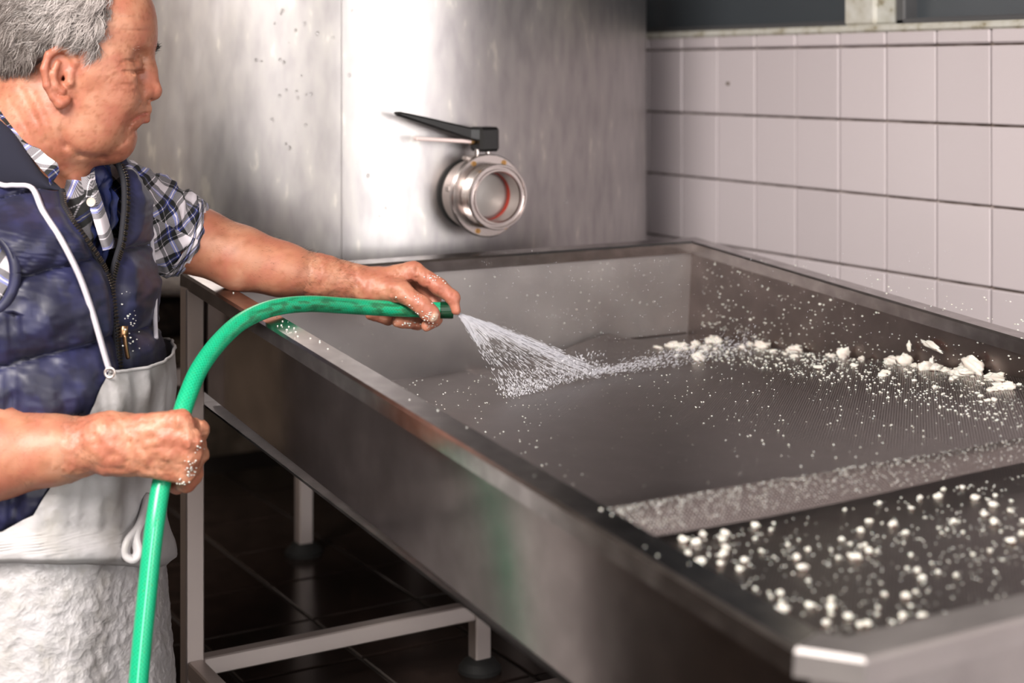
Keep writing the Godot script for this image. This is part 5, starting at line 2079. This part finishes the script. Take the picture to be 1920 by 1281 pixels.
func build_water() -> void:
	# a fan of water torn into drops, from the mouth of the hose to the sheet, and the spatter beyond
	var src := at(858, 588, 2.118)
	var wm := mat("spray_water", Color(0.85, 0.85, 0.88, 0.30), 0.12)
	wm.transparency = BaseMaterial3D.TRANSPARENCY_ALPHA
	var st := begin()
	lathe(st, [Vector2(0, -1), Vector2(0.35, -0.85), Vector2(0.75, -0.5), Vector2(0.95, 0), Vector2(0.75, 0.5), Vector2(0.35, 0.85), Vector2(0, 1)], 8, Transform3D.IDENTITY)
	var dm := done(st)
	var T := []
	var land := func(k: float) -> Vector3:
		# where the fan meets the sheet, from its near-left to its far-right end
		var e := [[955, 742, 2.00], [985, 738, 2.03], [1030, 722, 2.08], [1080, 706, 2.13], [1125, 697, 2.17]]
		var t := k * 4.0
		var i := mini(int(t), 3)
		return at(lerpf(e[i][0], e[i + 1][0], t - i), lerpf(e[i][1], e[i + 1][1], t - i), lerpf(e[i][2], e[i + 1][2], t - i))
	var drop := func(p: Vector3, d: Vector3, r: float, l: float) -> void:
		var y := d.normalized()
		var x := y.cross(Vector3(0.3, 0.9, 0.2)).normalized()
		T.append(Transform3D(Basis(x * r, y * l, x.cross(y) * r), p))
	for k in 1900:
		var g := rng.randf()
		if rng.randf() < 0.55: g = lerpf(g, 1.0, rng.randf())     # denser along the upper edge
		if rng.randf() < 0.10: g = rng.randf_range(0.0, 0.04)
		var e: Vector3 = land.call(clampf(g, 0, 1))
		var f := pow(rng.randf(), 0.8)
		var p := src.lerp(e, f)
		p.y += 0.018 * f * (1.0 - f)
		p += Vector3(rng.randf_range(-1, 1), rng.randf_range(-1, 1), rng.randf_range(-1, 1)) * (0.0015 + 0.007 * f)
		var hole := blotch.get_noise_2d(g * 0.16, f * 0.2)
		if g < 0.75 and f > 0.2 and f < 0.85 and hole < 0.0 and rng.randf() < 0.6: continue
		drop.call(p, e - src, rng.randf_range(0.0002, 0.0006) * (0.7 + 0.6 * f), rng.randf_range(0.0010, 0.0046))
	for k in 620:                                  # threads that have not torn yet, along the upper edge and the lower one
		var g := clampf(1.0 - absf(rng.randfn(0.0, 0.16)), 0, 1) if k < 430 else clampf(absf(rng.randfn(0.0, 0.03)), 0, 1) if k < 500 else rng.randf_range(0.2, 0.9)
		var e: Vector3 = land.call(g)
		var f := pow(rng.randf(), 0.9) * (0.95 if k < 430 else 0.4)
		var p := src.lerp(e, f)
		p.y += 0.018 * f * (1.0 - f)
		p += Vector3(rng.randf_range(-1, 1), rng.randf_range(-1, 1), rng.randf_range(-1, 1)) * (0.001 + 0.004 * f)
		drop.call(p, e - src, rng.randf_range(0.0003, 0.0007), rng.randf_range(0.006, 0.016))
	# splash along the line where it lands, and the sheet of water that runs off to the right
	for k in 900:
		var e: Vector3 = land.call(rng.randf())
		var up := pow(rng.randf(), 2.5) * 0.03
		drop.call(e + Vector3(rng.randf_range(-0.018, 0.018), up + 0.001, rng.randf_range(-0.012, 0.012)), Vector3(rng.randf_range(-1, 1), 1.2, rng.randf_range(-1, 1)), rng.randf_range(0.0003, 0.0010), rng.randf_range(0.0006, 0.0022))
	for k in 1500:
		var t := pow(rng.randf(), 1.3)
		var w := lerpf(6.0, 34.0, t)
		var u := lerpf(1110, 1420, t)
		var v := lerpf(699, 640, t) + rng.randfn(0.0, 0.5) * w
		var z := lerpf(2.16, 2.34, t)
		drop.call(at(u, v, z), Vector3(1, rng.randf_range(-0.2, 0.8), -0.3), rng.randf_range(0.0003, 0.0009), rng.randf_range(0.0006, 0.0028))
	# mist of fine drops in the air over the trough
	for k in 900:
		drop.call(at(rng.randf_range(900, 1800), rng.randf_range(470, 720), rng.randf_range(2.0, 2.4)), Vector3(rng.randf_range(-1, 1), 1, 0), rng.randf_range(0.0002, 0.0006), rng.randf_range(0.0003, 0.0009))
	var mm := MultiMesh.new()
	mm.transform_format = MultiMesh.TRANSFORM_3D
	mm.mesh = dm
	mm.instance_count = T.size()
	for k in T.size(): mm.set_instance_transform(k, T[k])
	var mi := MultiMeshInstance3D.new()
	mi.name = "water_spray"
	mi.multimesh = mm
	mi.material_override = wm
	add_child(mi)
	tag(mi, "fan of water drops spraying from the hose mouth onto the perforated sheet", "water", "", "stuff")


func curd_shape(seed_: int, rough: float) -> ArrayMesh:
	# a torn lump: an icosphere pushed in and out
	var n := FastNoiseLite.new()
	n.seed = seed_
	n.frequency = 1.0
	n.fractal_octaves = 3
	var rows := []
	for j in 11:
		var b := -PI / 2 + PI * j / 10.0
		var row := []
		for i in 17:
			var a := TAU * i / 16.0
			var d := Vector3(cos(a) * cos(b), sin(b), sin(a) * cos(b))
			var r := 1.0 + rough * (n.get_noise_3dv(d * 0.9) * 1.2 + n.get_noise_3dv(d * 2.6 + Vector3(5, 0, 0)) * 0.5)
			row.append(d * r)
		rows.append(row)
	return grid_mesh(rows, true, true)


func sheet_y(x: float, z: float) -> float:
	# height of the perforated sheet below the point x, z
	if z < -1.119:
		return 1.45 - lerpf(0.455, 0.381, (z + 2.104) / 0.985)
	return 1.45 - 0.416 - 0.083 * (z + 1.1)


func ray_sheet(u: float, v: float, upper: bool) -> Vector3:
	# the point of the upper or lower sheet at the bearing u, v
	var d := at(u, v, 1.0) - EYE
	var t := 1.0
	for i in 12:
		var z := d.z * t
		var y := 1.45 - lerpf(0.455, 0.381, (z + 2.104) / 0.985) if upper else 1.45 - 0.416 - 0.083 * (z + 1.1)
		t = (y - 1.45) / d.y
	return EYE + d * t


func build_curds() -> void:
	var cm := mat("curd", Color(0.80, 0.775, 0.745), 0.55)
	cm.subsurf_scatter_enabled = true
	cm.subsurf_scatter_strength = 0.2
	var shapes := []
	for k in 8: shapes.append(curd_shape(k + 30, 0.55))
	var inside := func(p: Vector3, upper: bool) -> bool:
		if upper: return p.x > 0.745 and p.x < 1.578 and p.z > -2.09 and p.z < -1.125
		return p.x > 0.745 and p.x < 1.578 and p.z > -1.108 and p.z < -0.835
	var lump := func(called: String, label: String, category: String, group: String, p: Vector3, r: Vector3, seed_ := -1) -> MeshInstance3D:
		var o := MeshInstance3D.new()
		o.name = numbered(called)
		o.mesh = shapes[rng.randi_range(0, 7)] if seed_ < 0 else curd_shape(seed_, 0.7)
		o.material_override = cm
		add_child(o)
		o.position = p
		o.basis = Basis(Vector3.UP, rng.randf_range(0, TAU)) * Basis.from_scale(r)
		tag(o, label, category, group)
		return o
	# the pieces that can be told apart
	var own := [
		[1862, 697, true, 0.019, 0.013, "largest torn curd piece, folded, standing against the right wall of the trough"],
		[1868, 716, true, 0.017, 0.006, "jagged curd piece at the foot of the largest folded curd piece"],
		[1717, 684, true, 0.011, 0.009, "blunt white curd lump by the trough wall left of the pointed flake"],
		[1757, 692, true, 0.005, 0.0095, "pointed curd flake standing upright at the foot of the trough wall"],
		[1795, 705, true, 0.010, 0.006, "round-topped curd lump halfway between pointed flake and largest curd"],
		[1640, 665, true, 0.010, 0.009, "square white curd lump where the row along the wall starts"],
		[1500, 645, true, 0.014, 0.006, "flat oblong curd piece nearest the far right corner of the trough"],
		[1355, 640, true, 0.013, 0.005, "flat lying curd flake by the inner corner of the trough"],
		[1880, 733, true, 0.013, 0.006, "long flat curd piece on the sheet in front of largest curd"],
		[1540, 655, true, 0.012, 0.006, "loaf-shaped curd piece in the row at the back of the sheet"],
		[1310, 678, true, 0.009, 0.008, "pair of curd lumps stuck together where the water runs off"]]
	for e in own:
		var p := ray_sheet(e[0], e[1], e[2])
		p.x = minf(p.x, 1.572)
		p.y = sheet_y(p.x, p.z) + e[4] * 0.75
		lump.call("curd_lump", e[5], "curd", "", p, Vector3(e[3], e[4], e[3] * 0.6), int(e[0]))
	var fl := at(1719, 652, 2.12)
	fl.x = 1.577
	var f: MeshInstance3D = lump.call("curd_flake", "long curd flake stuck high on the right trough wall", "curd", "", fl, Vector3(0.013, 0.005, 0.003), 91)
	f.basis = Basis(Vector3(1, 0, 0), 0.25) * Basis.from_scale(Vector3(0.0025, 0.0045, 0.017))
	var s2 := at(1681, 651, 2.16)
	s2.x = 1.577
	f = lump.call("curd_flake", "small oval curd flake stuck on the right trough wall", "curd", "", s2, Vector3(0.003, 0.006, 0.004), 92)
	f.basis = Basis.from_scale(Vector3(0.0025, 0.0065, 0.004))
	# crumbs that nothing tells apart, the larger ones each for itself
	var count := 0
	while count < 150:
		var u := rng.randf_range(1230, 1915)
		var t := rng.randf()
		var edge := lerpf(655, 640, (u - 1230) / 120.0) if u < 1350 else lerpf(640, 722, pow((u - 1350) / 570.0, 1.25))
		var p := ray_sheet(u, edge + 3 + 52 * t * t * t * (0.35 + (u - 1230) / 1000.0), true)
		if not inside.call(p, true): continue
		var r := lerpf(0.0016, 0.0070, pow(rng.randf(), 2.2)) * (1.2 if t < 0.45 else 0.75)
		p.y = sheet_y(p.x, p.z) + r * 0.6
		lump.call("curd_crumb", "white curd crumb among many on the far sheet along the right trough wall", "curd", "curd crumbs on the far sheet", p, Vector3(r * rng.randf_range(1.0, 1.8), r * rng.randf_range(0.55, 1.0), r))
		count += 1
	count = 0
	var seeds := [[1340, 1020], [1300, 985], [1440, 990], [1470, 1045], [1330, 1060], [1520, 1060], [1600, 1030], [1740, 1000], [1840, 1010], [1880, 960], [1700, 960], [1820, 930], [1470, 1120], [1650, 1160], [1520, 1155], [1720, 1105], [1600, 950], [1760, 1060]]
	while count < 140:
		var u := rng.randf_range(1230, 1915)
		var v := rng.randf_range(890, 1200)
		if rng.randf() < 0.8:
			var c: Array = seeds[rng.randi_range(0, seeds.size() - 1)]
			u = rng.randfn(c[0], 42)
			v = rng.randfn(c[1], 20)
		var p := ray_sheet(u, v, false)
		if not inside.call(p, false): continue
		var r := lerpf(0.0009, 0.0038, pow(rng.randf(), 2.0))
		p.y = sheet_y(p.x, p.z) + r * 0.6
		lump.call("curd_crumb", "white curd crumb among many on the near perforated sheet", "curd", "curd crumbs on the near sheet", p, Vector3(r * rng.randf_range(1.0, 1.7), r * 0.8, r))
		count += 1
	# specks: far too many and too small to pick apart
	var T := []
	var add := func(p: Vector3, r: float) -> void: T.append(Transform3D(Basis.from_scale(Vector3(r * 1.2, r * 0.8, r)), p))
	for k in 1500:
		var u := rng.randf_range(1200, 1918)
		var edge := lerpf(655, 640, clampf((u - 1200) / 150.0, 0, 1)) if u < 1350 else lerpf(640, 722, pow((u - 1350) / 570.0, 1.25))
		var t := rng.randf()
		var p := ray_sheet(u, edge + 2 + 75 * t * t * (0.3 + (u - 1200) / 800.0), true)
		if inside.call(p, true): add.call(Vector3(p.x, sheet_y(p.x, p.z) + 0.0006, p.z), rng.randf_range(0.0004, 0.0014))
	for k in 800:
		var p := Vector3(rng.randf_range(0.76, 1.57), 0, rng.randf_range(-2.0, -1.13))
		add.call(Vector3(p.x, sheet_y(p.x, p.z) + 0.0004, p.z), rng.randf_range(0.0003, 0.0009))
	for k in 1900:
		var p := Vector3(rng.randf_range(0.75, 1.57), 0, rng.randf_range(-1.105, -0.84))
		if blotch.get_noise_2d(p.x * 0.4, p.z * 0.4) < -0.25 and rng.randf() < 0.7: continue
		add.call(Vector3(p.x, sheet_y(p.x, p.z) + 0.0003, p.z), rng.randf_range(0.0002, 0.0008))
	for k in 520:                                  # on the right wall, thinner further up
		var z := rng.randf_range(-2.08, -1.3)
		var y := 1.0 + pow(rng.randf(), 1.8) * 0.13
		add.call(Vector3(1.5835, y + 0.02, z), rng.randf_range(0.0004, 0.0013) * (1.6 if rng.randf() < 0.08 else 1.0))
	for k in 1500:                                 # foam and specks along the folded lip of the upper sheet
		var x := lerpf(0.742, 1.45, pow(rng.randf(), 1.7))
		var dn := pow(rng.randf(), 1.5)
		add.call(Vector3(x, 1.068 - dn * 0.023, -1.119 + 0.004 * sqrt(dn) + 0.009 * dn), rng.randf_range(0.0002, 0.0006))
	for k in 90:                                   # on the far panel
		add.call(Vector3(rng.randf_range(0.85, 1.55), rng.randf_range(1.02, 1.14), -2.106), rng.randf_range(0.0003, 0.0010))
	for k in 36:                                   # splashes on the rim nearest the man
		var z := rng.randf_range(0.15, 1.2)
		if k < 20: z = rng.randf_range(0.30, 0.46)
		var q := Vector3(0.7025 + rng.randf_range(0.006, 0.032), 1.1625 - z * 0.0829, -2.1376 + z * 0.9966)
		add.call(q, rng.randf_range(0.0003, 0.0011))
	for e in stuck: add.call(e[0], e[1])
	for k in 34:                                   # drops of whey on the front of the vest
		add.call(trunk_at(rng.randfn(245, 9), rng.randf_range(545, 660), 0.018), rng.randf_range(0.0004, 0.0013))
	var mm := MultiMesh.new()
	mm.transform_format = MultiMesh.TRANSFORM_3D
	mm.mesh = shapes[0]
	mm.instance_count = T.size()
	for k in T.size(): mm.set_instance_transform(k, T[k])
	var mi := MultiMeshInstance3D.new()
	mi.name = "curd_specks"
	mi.multimesh = mm
	mi.material_override = cm
	add_child(mi)
	tag(mi, "fine white curd specks scattered over the sheets and walls of the trough", "curd", "", "stuff")
